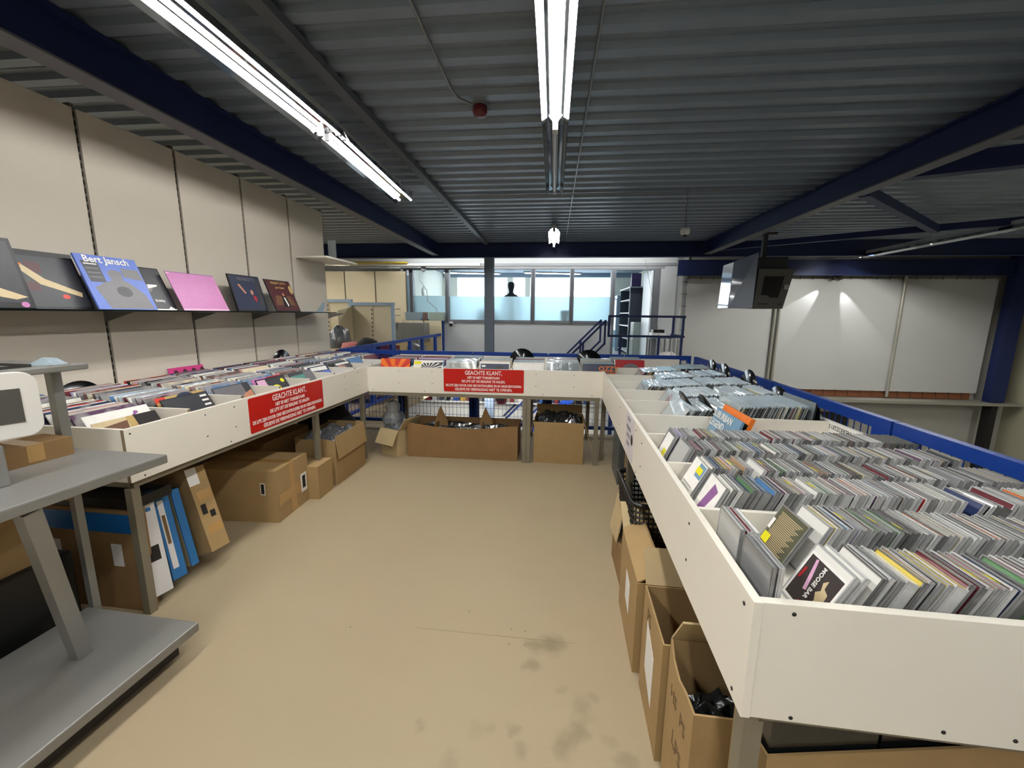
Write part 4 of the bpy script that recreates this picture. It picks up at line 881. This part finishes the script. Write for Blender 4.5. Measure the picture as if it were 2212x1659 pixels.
leaner('flat_carton', 'blue flat carton with white printed panel leaning second from the leg', 'carton', (-2.44, 1.815, 0), -12, .07, .41, .50, 10, bl,
       [('white_panel', (.4105, .4115, .012, .04, .06, .44), wc), ('text_block', (.4117, .412, .018, .034, .2, .36), inkg)], sg)
leaner('flat_carton', 'narrow blue and brown flat carton, third from the leg', 'carton', (-2.42, 1.915, 0), -10, .04, .38, .45, 12, bl, [('brown_face', (.02, .37, -.001, 0, .0, .45), cardl)], sg)
leaner('flat_carton', 'brown flat carton with shipping marks and paper tape leaning farthest from the leg', 'carton', (-2.42, 1.985, 0), -8, .11, .45, .50, 16, card,
       [('side_print', (.4505, .4512, .02, .05, .22, .28), ink), ('side_print', (.4505, .4512, .06, .09, .19, .23), ink), ('paper_tape', (.4505, .4512, .0, .06, .40, .501), paper), ('brown_tape', (.4505, .451, .02, .105, .3, .36), tape_m), ('brown_tape', (.4505, .451, .02, .105, .1, .15), tape_m)], sg)
for k, (x, w, nm) in enumerate(((-2.345, .29, 'between the stand post and the bin leg'), (-2.70, .34, 'left of the stand corner post'))):
    o = cbox(f'tall flat brown box banded with blue tape {nm}', (x, 1.59, 0), 0, w, .06, .53, cardd, closed=True, group='tall brown boxes with blue tape')
    MB().box(-.001, w + .001, -.0012, -.0002, .42, .52).obj('blue_tape', mat('blue_tape', '#1d64ab', .3), o)
    MB().box(.14, .20, -.0018, -.001, .24, .36).obj('address_label', paper, o)
t = thing('storage_tray', 'dark flat tray lying on the taped boxes under the wall bin', 'tray', (-2.78, 1.60, .541), 0)
MB().box(0, .72, 0, .2, 0, .012).box(0, .72, 0, .012, .012, .05).box(0, .72, .188, .2, .012, .05).box(.708, .72, .012, .188, .012, .05).obj('tray_body', black, t)
cbox('brown box with a white address label on a black crate at the picture edge', (-2.68, .98, .4105), 0, .42, .40, .24, card, closed=True, tapes=(('address_label', (.4203, .4213, .12, .2, .1, .18), paper),))
t = thing('storage_crate', 'black crate under the labelled brown box at the picture edge', 'crate', (-2.75, .95, 0), 0)
MB().box(0, .52, 0, .50, 0, .41).obj('crate_body', black, t, bevel=.01)
# on the grey stand
o = cbox('brown box with glossy tape lying on the grey stand behind the white display', (-2.24, 1.2, .9005), -6, .17, .22, .07, cardd, closed=True, group='things on the grey stand')
MB().box(-.0, .1705, .08, .13, .0765, .0772).box(.1703, .171, .08, .13, .01, .0765).obj('packing_tape', tape_m, o)
t = thing('plastic_sheet', 'dark folded plastic lying on the top shelf of the grey stand', 'plastic', (-2.36, .62, 1.2835), R(-1.5), 'things on the grey stand'); crumple(t, 0, .30, 0, .7, .035, mat('grey_film', '#3a3836', .25, noise=.4, scale=20), 6, .012)
t = thing('plastic_scrap', 'small piece of clear plastic on the edge of the top shelf', 'plastic', (-2.10, 1.33, 1.284), R(20), 'things on the grey stand')
MB().add([(0, 0, 0), (.09, .0, 0), (.1, .06, 0), (.0, .07, 0), (.04, .03, .03), (.07, .05, .025)], [(0, 1, 4), (1, 5, 4), (1, 2, 5), (2, 3, 5), (3, 4, 5), (3, 0, 4), (0, 3, 2, 1)]).obj('scrap', clear, t)
# under the railing bin
o = cbox('brown box with sagging side holding film, by the aisle beyond the black basket', (.52, 3.30, 0), -97, .50, .42, .50, card, front_cut=[(0, .52), (.12, .40), (.22, .28), (.34, .22), (.5, .18)], fill=foil, fillh=.62, seed=8)
bk_ = thing('laundry_basket', 'black woven plastic basket standing on the flattened boxes', 'basket', (.515, 2.20, .20), R(2))
mb = MB(); prof = [(0, 0), (.17, 0), (.18, .01), (.215, .36)]
def rr_ring(s, z): return [(sx * (.16 * s - .05) + .05 * math.cos(a), sy * (.24 * s - .05) + .05 * math.sin(a), z) for sx, sy, a0 in ((1, 1, 0), (-1, 1, 90), (-1, -1, 180), (1, -1, 270)) for a in [R(a0 + 22.5 * i) for i in range(5)]]
nr = 20
for k in range(13):
    z = .02 + k * .028; s = .86 + .14 * z / .36
    for dz in (0,):
        a = rr_ring(s, z); mb.tube([*a, a[0]], .006, 5)
lo, hi_ = rr_ring(.86, .0), rr_ring(1.0, .37)
for k in range(nr):
    k2 = (k + 1) % nr; A, B, C_, D_ = map(Vector, (lo[k], lo[k2], hi_[k], hi_[k2]))
    m_ = max(1, round((B - A).length / .02))
    for j in range(m_): mb.tube([A.lerp(B, j / m_), C_.lerp(D_, j / m_)], .0035, 4)
mb.obj('woven_side', black, bk_)
a = rr_ring(1.02, .37); MB().tube([*a, a[0]], .012, 6).obj('rim', black, bk_)
MB().prism([(p[0] * .98, p[1] * .98) for p in lo], 0, .006, 'z').obj('bottom', black, bk_)
t = thing('plastic_bag', 'clear crumpled bag lying in the black basket', 'plastic bags', (.50, 2.16, .33), 0)
mb = MB(); r = random.Random(3); mb.lathe([(0, 0), (.08, 0), (.11, .05), (.08, .1), (0, .12)], n=14); mb.v = [(x * r.uniform(.75, 1.15), y * r.uniform(.75, 1.15), z * r.uniform(.8, 1.1)) for x, y, z in mb.v]; mb.obj('bag_film', foil, t)
cbox('brown box under the black basket', (.335, 2.44, 0), -88, .42, .38, .19, cardd, closed=True)
t = thing('cardboard_piece', 'pale piece of cardboard leaning on the black basket', 'cardboard', (.335, 2.24, .197), R(94)); MB().box(0, .20, 0, .006, 0, .23, 0, Matrix.Rotation(R(10), 4, 'X')).obj('sheet', cardl, t)
MB().box(.0, .06, -.001, -.0002, .06, .2, 0, Matrix.Rotation(R(10), 4, 'X')).obj('address_label', paper, t)
o = cbox('tall brown box with open lid and white label, mid-row under the railing bin', (.325, 2.0, 0), -90, .44, .36, .42, card, flaps=(('b', -8, .12, cardl), ('l', 60, .16, cardl), ('f', -62, .12)))
MB().prism([(.18, .17), (.28, .15), (.28, .30), (.18, .31)], -.0012, -.0002, 'y').obj('address_label', paper, o)
o = cbox('brown box with written marks and a paper label, second nearest under the railing bin', (.345, 1.51, 0), -90, .30, .40, .45, card, flaps=(('b', -5, .10, cardl), ('l', 30, .14, cardl)))
MB().prism([(.08, .16), (.2, .10), (.2, .30), (.08, .36)], -.0012, -.0002, 'y').obj('address_label', paper, o)
text('PS', o, inkg, .08, (.1, -.001, .38), (R(90), 0, 0), .8, name='pen_writing')
o = cbox('nearest open box with a raggedly cut side and pen writing under the railing bin', (.36, 1.185, 0), -90, .235, .30, .50, card, front_cut=[(0, .50), (.04, .46), (.1, .45), (.16, .47), (.235, .48)], flaps=(('l', -35, .16, cardl),), fill=filmd, fillh=.7, seed=10)
text('HS  PS', o, inkg, .06, (.115, -.001, .36), (R(90), 0, 0), .9, name='pen_writing')
text('LPS', o, inkg, .07, (.13, -.001, .24), (R(90), 0, 0), .9, name='pen_writing')
o = cbox('long narrow brown box of upright black sleeves behind the corner leg', (.462, .80, .0), 10, .80, .12, .56, card, seed=12)
MB().box(.012, .26, .012, .10, .1, .645).box(.27, .53, .014, .10, .1, .632).box(.54, .785, .012, .10, .1, .65).obj('black_sleeve_pack', mat('black_pack', '#17191c', .2, coat=.6, bump=.5, bscale=12), o)
t = thing('plastic_tray', 'translucent grey plastic bin in the shadow under the railing bin', 'plastic bin', (.5, 3.55, 0), 0)
MB().box(0, .45, 0, .4, 0, .02).box(0, .02, 0, .4, .02, .5).box(.43, .45, 0, .4, .02, .5).box(.02, .43, 0, .02, .02, .5).box(.02, .43, .38, .4, .02, .5).obj('bin_body', mat('smoke_plastic', '#6f7678', .25, alpha=.6), t)

# ------------------------------------------------------------------ hanging television
tv = thing('television', 'boxy old television hanging from the ceiling bracket on the right', 'television', (2.6, 6.78, 1.62), R(0))
mb = MB().hexa([(-.12, .0, 0), (.20, -.10, 0), (.20, .42, 0), (-.1, .5, 0)], [(-.09, .02, .70), (.20, -.12, .82), (.22, .42, .8), (-.07, .5, .70)])
mb.obj('screen_glass', mat('television_screen', '#8794aa', .08, coat=1., spec=1.), tv, bevel=.01)  # face colour lightened to stand for the office windows reflected in it
MB().hexa([(.205, -.10, 0), (.64, -.06, 0), (.62, .42, 0), (.205, .42, 0)], [(.225, -.12, .58), (.74, -.08, .58), (.72, .4, .58), (.225, .42, .58)]).obj('side_cabinet', mat('television_cabinet', '#54534f', .5), tv, bevel=.008)
MB().hexa([(.29, -.098, .16), (.55, -.078, .16), (.55, -.06, .16), (.29, -.08, .16)], [(.32, -.118, .47), (.60, -.096, .47), (.60, -.07, .47), (.32, -.09, .47)]).obj('vent_panel', dark, tv)
MB().box(.61, .67, -.100, -.088, .28, .35).obj('sticker', mat('grey_sticker', '#b5b3b0', .5), tv)
MB().box(.26, .4, -.105, -.095, .06, .075).box(.56, .6, -.085, -.075, .06, .075).obj('maker_mark', ink, tv)
MB().box(.12, .66, -.02, .4, .585, .76).obj('cradle', mat('bracket_dark', '#242428', .5), tv)
MB().box(.36, .42, .15, .21, .76, 1.12).box(.25, .52, .08, .3, 1.10, 1.13).obj('ceiling_bracket', mat('bracket_dark', '#242428', .5), tv)

# ------------------------------------------------------------------ tarpaulin screen on its tube frame
tp = thing('tarpaulin_screen', 'large white tarpaulin stretched on a tube frame across the hall', 'screen', (0, 0, 0), RB)
tm = mat('tarpaulin', '#b9b9b4', .6, noise=.04, scale=1.5)
MB().box(3.01, 9.38, 9.86, 9.865, -.14, 2.33).obj('tarpaulin_sheet', tm, tp)
pole = mat('tube_pole', '#a9a69a', .4, .5)
MB().tube([(2.9, 9.84, -.25), (2.9, 9.84, 2.42), (9.42, 9.84, 2.42)], .025, 8).obj('frame_tube', pole, tp)
for x, w in ((4.95, .03), (5.04, .03), (7.53, .03)): MB().tube([(x, 9.82, -.26), (x, 9.82, 2.42)], w, 8).obj('upright_tube', pole, tp)
for k in range(25):
    x = 3.05 + k * .262; MB().tube([(x, 9.85, 2.31), (x, 9.83, 2.44)], .005, 4).obj('bungee_tie', dark, tp); MB().tube([(x, 9.85, -.13), (x, 9.83, -.26)], .006, 4).obj('bungee_tie', dark, tp)
for k in range(9): MB().tube([(3.03, 9.85, .1 + k * .27), (2.88, 9.83, .1 + k * .27)], .005, 4).obj('bungee_tie', dark, tp)
lg = thing('ledge', 'grey ledge running below the white tarpaulin', 'ledge', (0, 0, 0), RB)
MB().box(3.0, 10.0, 9.55, 9.97, -.36, -.30).obj('ledge_board', mat('ledge_grey', '#8e8b7e', .5), lg)
tag(bld('coloured_stock', MB().box(5.6, 9.3, 9.90, 9.95, -.29, -.15), mat('rust_strip', '#7b4a2c', .7)), 'rust-brown strip seen between tarpaulin and ledge', 'strip')
ws = thing('wall_screen', 'dark screen in a frame on the hall wall under the ledge', 'screen', (0, 0, 0), RB)
MB().box(5.55, 6.9, 9.9, 9.96, -1.1, -.62).obj('frame', mat('screen_frame', '#8a857a', .5), ws); MB().box(5.62, 6.15, 9.88, 9.899, -1.05, -.66).box(6.25, 6.85, 9.88, 9.899, -1.05, -.66).obj('screen', dark, ws)

# ------------------------------------------------------------------ stock area behind the shelving wall
def gondola(x0, x1, y, zt, label):
    t = thing('stock_shelving', label, 'shelving', (0, 0, 0), 0, 'cream shelving units in the stock area')
    MB().box(x0, x1, y, y + .04, 0, zt).obj('back_panel', beige, t)
    MB().box(x0 - .02, x1 + .02, y - .03, y + .05, zt, zt + .06).box(x0 - .03, x0 + .03, y - .04, y, 0, zt).box(x1 - .03, x1 + .03, y - .04, y, 0, zt).obj('frame', mat('pale_blue_frame', '#9fb2c4', .4), t)
    u = MB(); xm = (x0 + x1) / 2; u.box(xm - .02, xm + .02, y - .012, y - .001, 0, zt); k = .1
    while k < zt - .05: u.box(xm - .008, xm + .008, y - .014, y - .0125, k, k + .04, 1); k += .08
    u.obj('slotted_upright', [beige, dark], t)
    MB().hexa([(x0 + .03, y - .55, .0), (x0 + .05, y - .55, .0), (x0 + .05, y - .041, .0), (x0 + .03, y - .041, .0)], [(x0 + .03, y - .55, zt - .1), (x0 + .05, y - .55, zt - .1), (x0 + .05, y - .041, zt - .02), (x0 + .03, y - .041, zt - .02)]).obj('side_wing', beige, t)
gondola(-5.1, -4.15, 7.6, 1.70, 'cream shelving unit nearest the shelving wall end, in the stock area')
gondola(-4.10, -3.25, 7.5, 1.64, 'cream shelving unit right beside the blue railing, in the stock area')
t = thing('wall_shelving', 'tall cream slotted wall panels beyond the stock area', 'shelving', (0, 0, 0), RB)
for k in range(6): MB().box(-8.2 + k * .775, -8.2 + k * .775 + .765, 9.80, 9.85, 0, 2.50).obj('back_panel', beige, t)
for k in range(7):
    u = MB().box(-8.208 + k * .775, -8.197 + k * .775, 9.785, 9.8, 0, 2.5); u.obj('slot_strip', dark, t)
MB().box(-8.2, -4.2, 9.4, 9.79, 1.66, 1.69).obj('shelf_board', cardl, t)
MB().tube([(-4.6, 9.6, 1.60), (-3.65, 9.6, 1.60)], .012, 6).tube([(-4.6, 9.6, 1.45), (-3.65, 9.6, 1.45)], .012, 6).obj('hanging_rail', steel, t)
t = thing('low_shelving', 'cream low back panels under the left office windows', 'shelving', (0, 0, 0), RB)
MB().box(-3.58, -2.68, 9.70, 9.75, .0, 1.33).box(-3.12, -3.10, 9.69, 9.70, 0, 1.33, 1).obj('back_panel', [beige, dark], t)
tag(bld('fluorescent_shade', MB().box(-6.2, -1.7, 9.55, 9.62, 2.60, 2.645).box(-6.1, -6.07, 9.62, 9.86, 2.61, 2.63).box(-4.0, -3.97, 9.62, 9.86, 2.61, 2.63).box(-1.8, -1.77, 9.62, 9.86, 2.61, 2.63), mat('shade_white', '#e3dfc9', .3, .3)), 'long pale horizontal rail above the cream wall panels', 'rail')
tag(bld('yellow_pipe', MB().tube([(-6.2, 9.5, 2.68), (-3.4, 9.5, 2.66)], .022, 8), mat('yellow_pipe', '#b39a2c', .4)), 'yellow pipe above the long pale rail', 'pipe')
cr_m = mat('red_crate_plastic', '#6f1f22', .4)
def crate(x, y, z, label, rz=0, m=cr_m):
    t = thing('plastic_crate', label, 'crate', (x, y, z), R(rz), 'dark red crates in the stock area'); b = MB(); w, d, h = .58, .38, .3
    b.box(0, w, 0, d, 0, .01)
    for (a0, a1, b0, b1) in ((0, w, 0, .012), (0, w, d - .012, d), (0, .012, .012, d - .012), (w - .012, w, .012, d - .012)):
        for k in range(4): b.box(a0, a1, b0, b1, .01 + k * .075, .055 + k * .075)
        for k in range(2): b.box(a0 + (a1 - a0) * k * .96, a0 + (a1 - a0) * (.04 + k * .96), b0, b1, .01, .3) if a1 - a0 > .1 else b.box(a0, a1, b0 + (b1 - b0) * k * .96, b0 + (b1 - b0) * (.04 + k * .96), .01, .3)
    b.box(0, w, -.012, 0, h - .03, h).box(0, w, d, d + .012, h - .03, h).obj('crate_body', m, t)
    return t
for k, (x, y, z, l) in enumerate([(-3.75, 6.3, .60, 'dark red crate holding clothes beside the shelving wall end'), (-3.70, 6.3, .291, 'dark red crate below the one with clothes'), (-3.68, 7.0, .60, 'dark red crate behind the blue railing, upper one'), (-3.68, 7.0, .291, 'dark red crate behind the blue railing, lower one')]): crate(x, y, z, l)
for z, x, y in ((0, -3.8, 6.25), (0, -3.75, 6.98)):
    t = thing('trolley', f'low trolley carrying the {"clothes" if y < 6.5 else "railing-side"} crates', 'trolley', (x, y, 0)); MB().box(0, .7, 0, .45, .1, .29).obj('deck', cardd, t)
    for a in (.05, .6):
        for b in (.05, .36): MB().tube([(a, b, .05), (a + .04, b, .05)], .05, 10).obj('wheel', black, t)
def cloth(name, label, c, s, m, seed):
    t = thing(name, label, 'clothing', c, 0, 'clothes in the stock area'); mb = MB(); r = random.Random(seed)
    mb.lathe([(0, 0), (s[0], 0), (s[0] * 1.05, s[2] * .3), (s[0] * .8, s[2] * .8), (s[0] * .3, s[2]), (0, s[2])], n=16)
    mb.v = [(x * r.uniform(.85, 1.1), y * s[1] / s[0] * r.uniform(.85, 1.1), z * r.uniform(.85, 1.05)) for x, y, z in mb.v]; mb.obj('cloth_folds', m, t)
cloth('folded_clothes', 'salmon pink clothes heaped in the near crate', (-3.55, 6.48, .90), (.2, .15, .12), mat('pink_cloth', '#b56a62', .8), 1)
cloth('dark_jacket', 'black jacket heaped on the pink clothes', (-3.27, 6.45, .90), (.2, .16, .19), mat('black_cloth', '#141416', .8), 2)
cloth('wrapped_clothes', 'grey plastic-wrapped clothes on the shelving unit at its left', (-4.5, 6.74, .896), (.2, .2, .28), foil, 3)
cloth('wrapped_clothes', 'grey plastic-wrapped clothes between the two cream shelving units', (-3.92, 6.74, .896), (.18, .2, .38), foil, 4)
cloth('wrapped_clothes', 'bluish plastic-wrapped bundle behind the far railing', (-3.25, 8.7, .35), (.25, .25, .55), foil, 5)
t = thing('stock_table', 'low table under the wrapped clothes', 'table', (-4.85, 6.5, 0)); MB().box(0, 1.15, 0, .45, .86, .895).obj('table_top', beige, t)
for a in (.05, 1.07):
    for b in (.03, .38): MB().box(a, a + .04, b, b + .04, 0, .86).obj('leg', steel, t)
t = thing('grey_case', 'grey metal case with handle beyond the cream shelving', 'case', (-3.95, 9.05, .846), R(2)); MB().box(0, .75, 0, .4, .0, .44).obj('case_body', mat('case_grey', '#7d807e', .4, .3), t, bevel=.01)
MB().box(.05, .1, -.02, -.001, .3, .45).box(.62, .66, -.02, -.001, .3, .36).box(.25, .26, -.004, -.001, 0, .5).box(.5, .51, -.004, -.001, 0, .5).obj('latches', steel, t)
cbox('pale carton carrying the grey metal case', (-3.98, 9.0, 0), 2, .8, .5, .84, cardl, closed=True, group='boxes in the stock area')
for x, c, l in ((-3.55, '#8fa0a8', 'translucent storage tub on the low panels, left one'), (-2.98, '#a9b7a8', 'translucent storage tub on the low panels, right one')):
    t = thing('storage_tub', l, 'tub', (0, 0, 0), RB, 'tubs on the office sill'); MB().hexa([(x, 9.70, 1.331), (x + .36, 9.70, 1.331), (x + .36, 9.84, 1.331), (x, 9.84, 1.331)], [(x - .02, 9.69, 1.53), (x + .38, 9.69, 1.53), (x + .38, 9.85, 1.53), (x - .02, 9.85, 1.53)]).obj('tub_body', mat('tub_' + c[1:], c, .3, alpha=.8), t)
t = thing('picture_frame', 'small brown picture between the two tubs', 'picture', (0, 0, 0), RB); MB().box(-3.15, -3.03, 9.76, 9.775, 1.331, 1.53).obj('frame', mat('picture_brown', '#6a5248', .5), t)
t = thing('security_camera', 'small black and white camera under the window frame by the blue post', 'camera', (0, 0, 0), RB)
MB().box(-2.50, -2.42, 9.78, 9.86, 1.22, 1.31).obj('housing', paper, t); MB().box(-2.50, -2.42, 9.76, 9.779, 1.20, 1.27).obj('lens', black, t)
t = thing('sensor', 'grey motion sensor below the cornice with its cable', 'sensor', (0, 0, 0), RB)
MB().lathe([(0, .0), (.06, 0), (.065, -.05), (.04, -.11), (0, -.13)], (-3.1, 9.75, 2.60)).obj('housing', mat('sensor_grey', '#9a9c9c', .4), t)
MB().tube([(-3.22, 9.8, 2.5), (-3.22, 9.8, 2.3), (-3.05, 9.8, 2.05), (-3.03, 9.8, 1.8), (-2.8, 9.8, 1.6), (-2.85, 9.8, 1.36)], .008, 6).obj('cable', steel, t)

# ------------------------------------------------------------------ inside the office
mq = thing('mannequin', 'dark slim mannequin standing behind the third office window', 'mannequin', (-1.45, 10.95, .57), RB)
mm = mat('mannequin_dark', '#2b2f33', .5)
def bodymesh(name, parent, m, joints, bones):
    me = bpy.data.meshes.new(name); me.from_pydata([j[0] for j in joints], bones, []); o = link(name, me, parent); me.materials.append(m)
    o.modifiers.new('skin', 'SKIN'); sv = me.skin_vertices[0].data
    for i, j in enumerate(joints): sv[i].radius = j[1]
    sv[0].use_root = True
    o.modifiers.new('sub', 'SUBSURF').levels = 2; o.modifiers['sub'].render_levels = 2
    for p in me.polygons: p.use_smooth = True
    return o
J = [((0, 0, .93), (.14, .1)), ((0, 0, 1.12), (.105, .085)), ((0, 0, 1.3), (.14, .1)), ((0, 0, 1.42), (.09, .07)), ((0, 0, 1.5), (.045, .045)), ((0, .0, 1.60), (.09, .10)), ((0, -.005, 1.70), (.105, .12)), ((0, 0, 1.78), (.08, .09)),
     ((.17, 0, 1.38), (.05, .05)), ((.22, 0, 1.12), (.04, .04)), ((.23, -.03, .88), (.028, .028)), ((-.17, 0, 1.38), (.05, .05)), ((-.22, 0, 1.12), (.04, .04)), ((-.23, -.03, .88), (.028, .028)),
     ((.085, 0, .86), (.085, .085)), ((.09, 0, .5), (.055, .055)), ((.09, .01, .08), (.035, .04)), ((-.085, 0, .86), (.085, .085)), ((-.09, 0, .5), (.055, .055)), ((-.09, .01, .08), (.035, .04)), ((.09, -.1, .03), (.03, .025)), ((-.09, -.1, .03), (.03, .025))]
Bn = [(0, 1), (1, 2), (2, 3), (3, 4), (4, 5), (5, 6), (6, 7), (3, 8), (8, 9), (9, 10), (3, 11), (11, 12), (12, 13), (0, 14), (14, 15), (15, 16), (0, 17), (17, 18), (18, 19), (16, 20), (19, 21)]
bodymesh('body', mq, mm, J, Bn)
MB().lathe([(0, -.17), (.16, -.17), (.16, -.155), (.02, -.155), (.02, 0), (0, 0)], n=24).obj('base_plate', steel, mq)
t = thing('desk_chair', 'dark chair back behind the frosted second window', 'chair', (-2.3, 10.7, .4), RB)
MB().hexa([(0, 0, .55), (.6, .05, .55), (.6, .12, .55), (0, .07, .55)], [(0, .05, 1.25), (.5, .1, 1.15), (.5, .16, 1.15), (0, .12, 1.25)]).obj('backrest', mat('chair_blue', '#4a5a6e', .6), t)
MB().box(.02, .58, -.45, .05, .45, .52).obj('seat', mat('chair_blue', '#4a5a6e', .6), t)
MB().tube([(.3, -.2, .45), (.3, -.2, .06)], .03, 8).box(.05, .55, -.23, -.17, .0, .05).box(.27, .33, -.45, .05, .0, .05).obj('pedestal', black, t)
t = thing('waste_bin', 'round dark bin on the sill outside the frosted fourth window', 'bin', (0, 0, 0), RB); MB().lathe([(0, 0), (.085, 0), (.11, .24), (.1, .24), (.08, .01)], (.27, 10.12, 1.361)).obj('bin_body', mat('bin_brown', '#6b6a5c', .6), t)
t = thing('office_shelf', 'shelf carrying the bin inside the window', 'shelf', (0, 0, 0), RB); MB().box(-.45, .6, 10.04, 10.25, 1.33, 1.36).box(-.4, -.37, 10.05, 10.2, .4, 1.33).box(.53, .56, 10.05, 10.2, .4, 1.33).obj('shelf_board', beige, t)
t = thing('wall_clock', 'white clock on the office wall', 'clock', (0, 0, 0), RB); MB().lathe([(0, 0), (.14, 0), (.14, .03), (0, .03)], n=28, T=Matrix.Translation((-3.895, 12.2, 2.15)) @ Matrix.Rotation(R(90), 4, 'Y')).obj('clock_face', paper, t)
t = thing('wall_poster', 'pale blue poster on the office wall', 'poster', (0, 0, 0), RB); MB().box(-3.895, -3.885, 10.6, 11.4, 1.75, 2.3).obj('sheet', mat('poster_blue', '#a9c4dd', .5), t)
t = thing('office_cabinet', 'white tall open cabinet seen through the office door', 'cabinet', (0, 0, 0), RB)
cw = mat('cabinet_white', '#cdd5da', .4); cdk = mat('cabinet_side', '#3c4654', .5)
MB().box(2.02, 2.70, 11.3, 11.32, .4, 2.22).obj('side_panel', cdk, t); MB().box(2.02, 2.70, 12.9, 12.92, .4, 2.22).obj('side_panel', cdk, t)
MB().box(2.0, 2.72, 11.28, 12.94, 2.22, 2.25).obj('top_panel', cw, t); MB().box(2.68, 2.70, 11.33, 12.89, .4, 2.2).obj('back_panel', cdk, t)
for z in (.5, .85, 1.2, 1.55, 1.9): MB().box(2.02, 2.67, 11.33, 12.89, z, z + .025).obj('shelf', cw, t)
MB().box(2.0, 2.018, 11.28, 11.30, .4, 2.24).obj('edge_strip', cw, t)
t = thing('grey_cabinet', 'low grey cabinet in front of the tall one inside the office', 'cabinet', (0, 0, 0), RB); MB().box(2.05, 2.7, 10.75, 11.25, .4, 1.33).obj('carcass', mat('cabinet_grey', '#8f9a97', .4), t, bevel=.005)
mb = MB(); [mb.box(2.02, 2.045, 10.78, 10.8, .42 + .06 * k, .46 + .06 * k) for k in range(15)]; mb.obj('perforated_strip', cw, t)
t = thing('poster_box', 'purple and white packaging standing on the tall cabinet', 'package', (0, 0, 0), RB); MB().box(2.05, 2.3, 11.4, 11.5, 2.251, 2.6).obj('package_body', mat('package_purple', '#5a4c86', .4, noise=.6, scale=9), t)
t = thing('glass_cabinet', 'pale glazed cabinet farther inside the office', 'cabinet', (0, 0, 0), RB); MB().box(1.95, 2.6, 13.1, 14.3, .4, 2.1).obj('carcass', mat('cabinet_pale', '#a9c3d6', .2), t)
MB().box(1.94, 1.949, 13.15, 13.68, .5, 2.0).box(1.94, 1.949, 13.72, 14.25, .5, 2.0).obj('door', mat('cabinet_pane', '#7fa3bf', .15), t)
t = thing('side_table', 'grey side table with a printer on the landing', 'table', (0, 0, 0), RB); MB().box(2.15, 2.62, 9.3, 9.8, 1.0, 1.03).obj('table_top', mat('table_grey', '#7c8792', .4), t)
for a in (2.17, 2.57):
    for b in (9.32, 9.76): MB().box(a, a + .03, b, b + .03, .4, 1.0).obj('leg', steel, t)
t = thing('printer', 'white and black device on the side table of the landing', 'printer', (0, 0, 0), RB); MB().box(2.2, 2.5, 9.4, 9.7, 1.031, 1.12).obj('body', paper, t, bevel=.005); MB().box(2.23, 2.47, 9.42, 9.68, 1.121, 1.19).obj('cover', black, t)
cbox('brown box with white cloth on the landing floor', (2.05, 9.2, .4), 3, .42, .3, .22, card, group='boxes on the landing', fill=mat('white_cloth', '#cfc9c4', .8), fillh=1.25, seed=20)
tag(bld('guy_wire', MB().tube([(1.87, 9.0, 2.64), (2.45, 9.1, .402)], .004, 5), steel), 'thin wire slanting down in front of the office door', 'wire')

# ------------------------------------------------------------------ shop floor below, seen through the mesh
t = thing('lower_display', 'bright white display wall on the floor below, seen through the mesh', 'display', (0, 0, 0), RB)
MB().box(-3.9, 1.3, 9.8, 9.88, -2.75, -.2).obj('panel', mat('bright_panel', '#dcd9d0', .5), t)
for z in (-.62, -1.0, -1.4): MB().box(-3.7, 1.1, 9.5, 9.79, z, z + .03).obj('shelf', mat('shelf_white', '#e6e4df', .4), t)
r = random.Random(4); gcols = ['#1c1c20', '#3c5c9c', '#caa24a', '#8e3030', '#d8d6d0', '#4d4d52']
for k in range(26):
    x = -3.6 + k * .175; h = r.uniform(.12, .26)
    o = bld('boxed_item', MB().box(x, x + r.uniform(.07, .14), 9.55, 9.7, -.589, -.589 + h), mat('item_' + gcols[k % 6][1:], gcols[k % 6], .4))
    tag(o, f'small boxed item on the lower display, {ordinal(k+1)} from its left end', 'box', 'boxed items on the lower display')
t = thing('helmet', 'dark red and black helmet on the lower display', 'helmet', (0, 0, 0), RB); MB().lathe([(0, .3), (.08, .28), (.13, .2), (.14, .1), (.11, 0), (0, 0)], (-1.18, 9.4, -.59)).obj('shell', mat('helmet_red', '#5a1518', .3), t); MB().box(-1.27, -1.09, 9.26, 9.3, -.5, -.42).obj('visor', black, t)
al = bpy.data.lights.new('lower_floor_light', 'AREA'); al.shape = 'RECTANGLE'; al.size = 4; al.size_y = .3; al.energy = 20; al.color = (.95, .97, 1)
t = thing('ceiling_light', 'lamp under the landing lighting the lower display', 'light', (0, 0, 0), RB); MB().box(-3.2, .8, 8.3, 8.5, -.12, -.06).obj('housing', lampw, t); link('lamp_glow', al, t, (-1.2, 8.4, -.125), (R(25), 0, 0))

# ------------------------------------------------------------------ lettering becomes real meshes
bpy.context.view_layer.update()
dg = bpy.context.evaluated_depsgraph_get()
for o in [o for o in S.objects if o.type == 'FONT']:
    me = bpy.data.meshes.new_from_object(o.evaluated_get(dg)); nm = o.name
    n = bpy.data.objects.new('lettering', me); COL.objects.link(n); n.parent = o.parent
    n.location, n.rotation_euler, n.scale = o.location, o.rotation_euler, o.scale
    bpy.data.objects.remove(o)
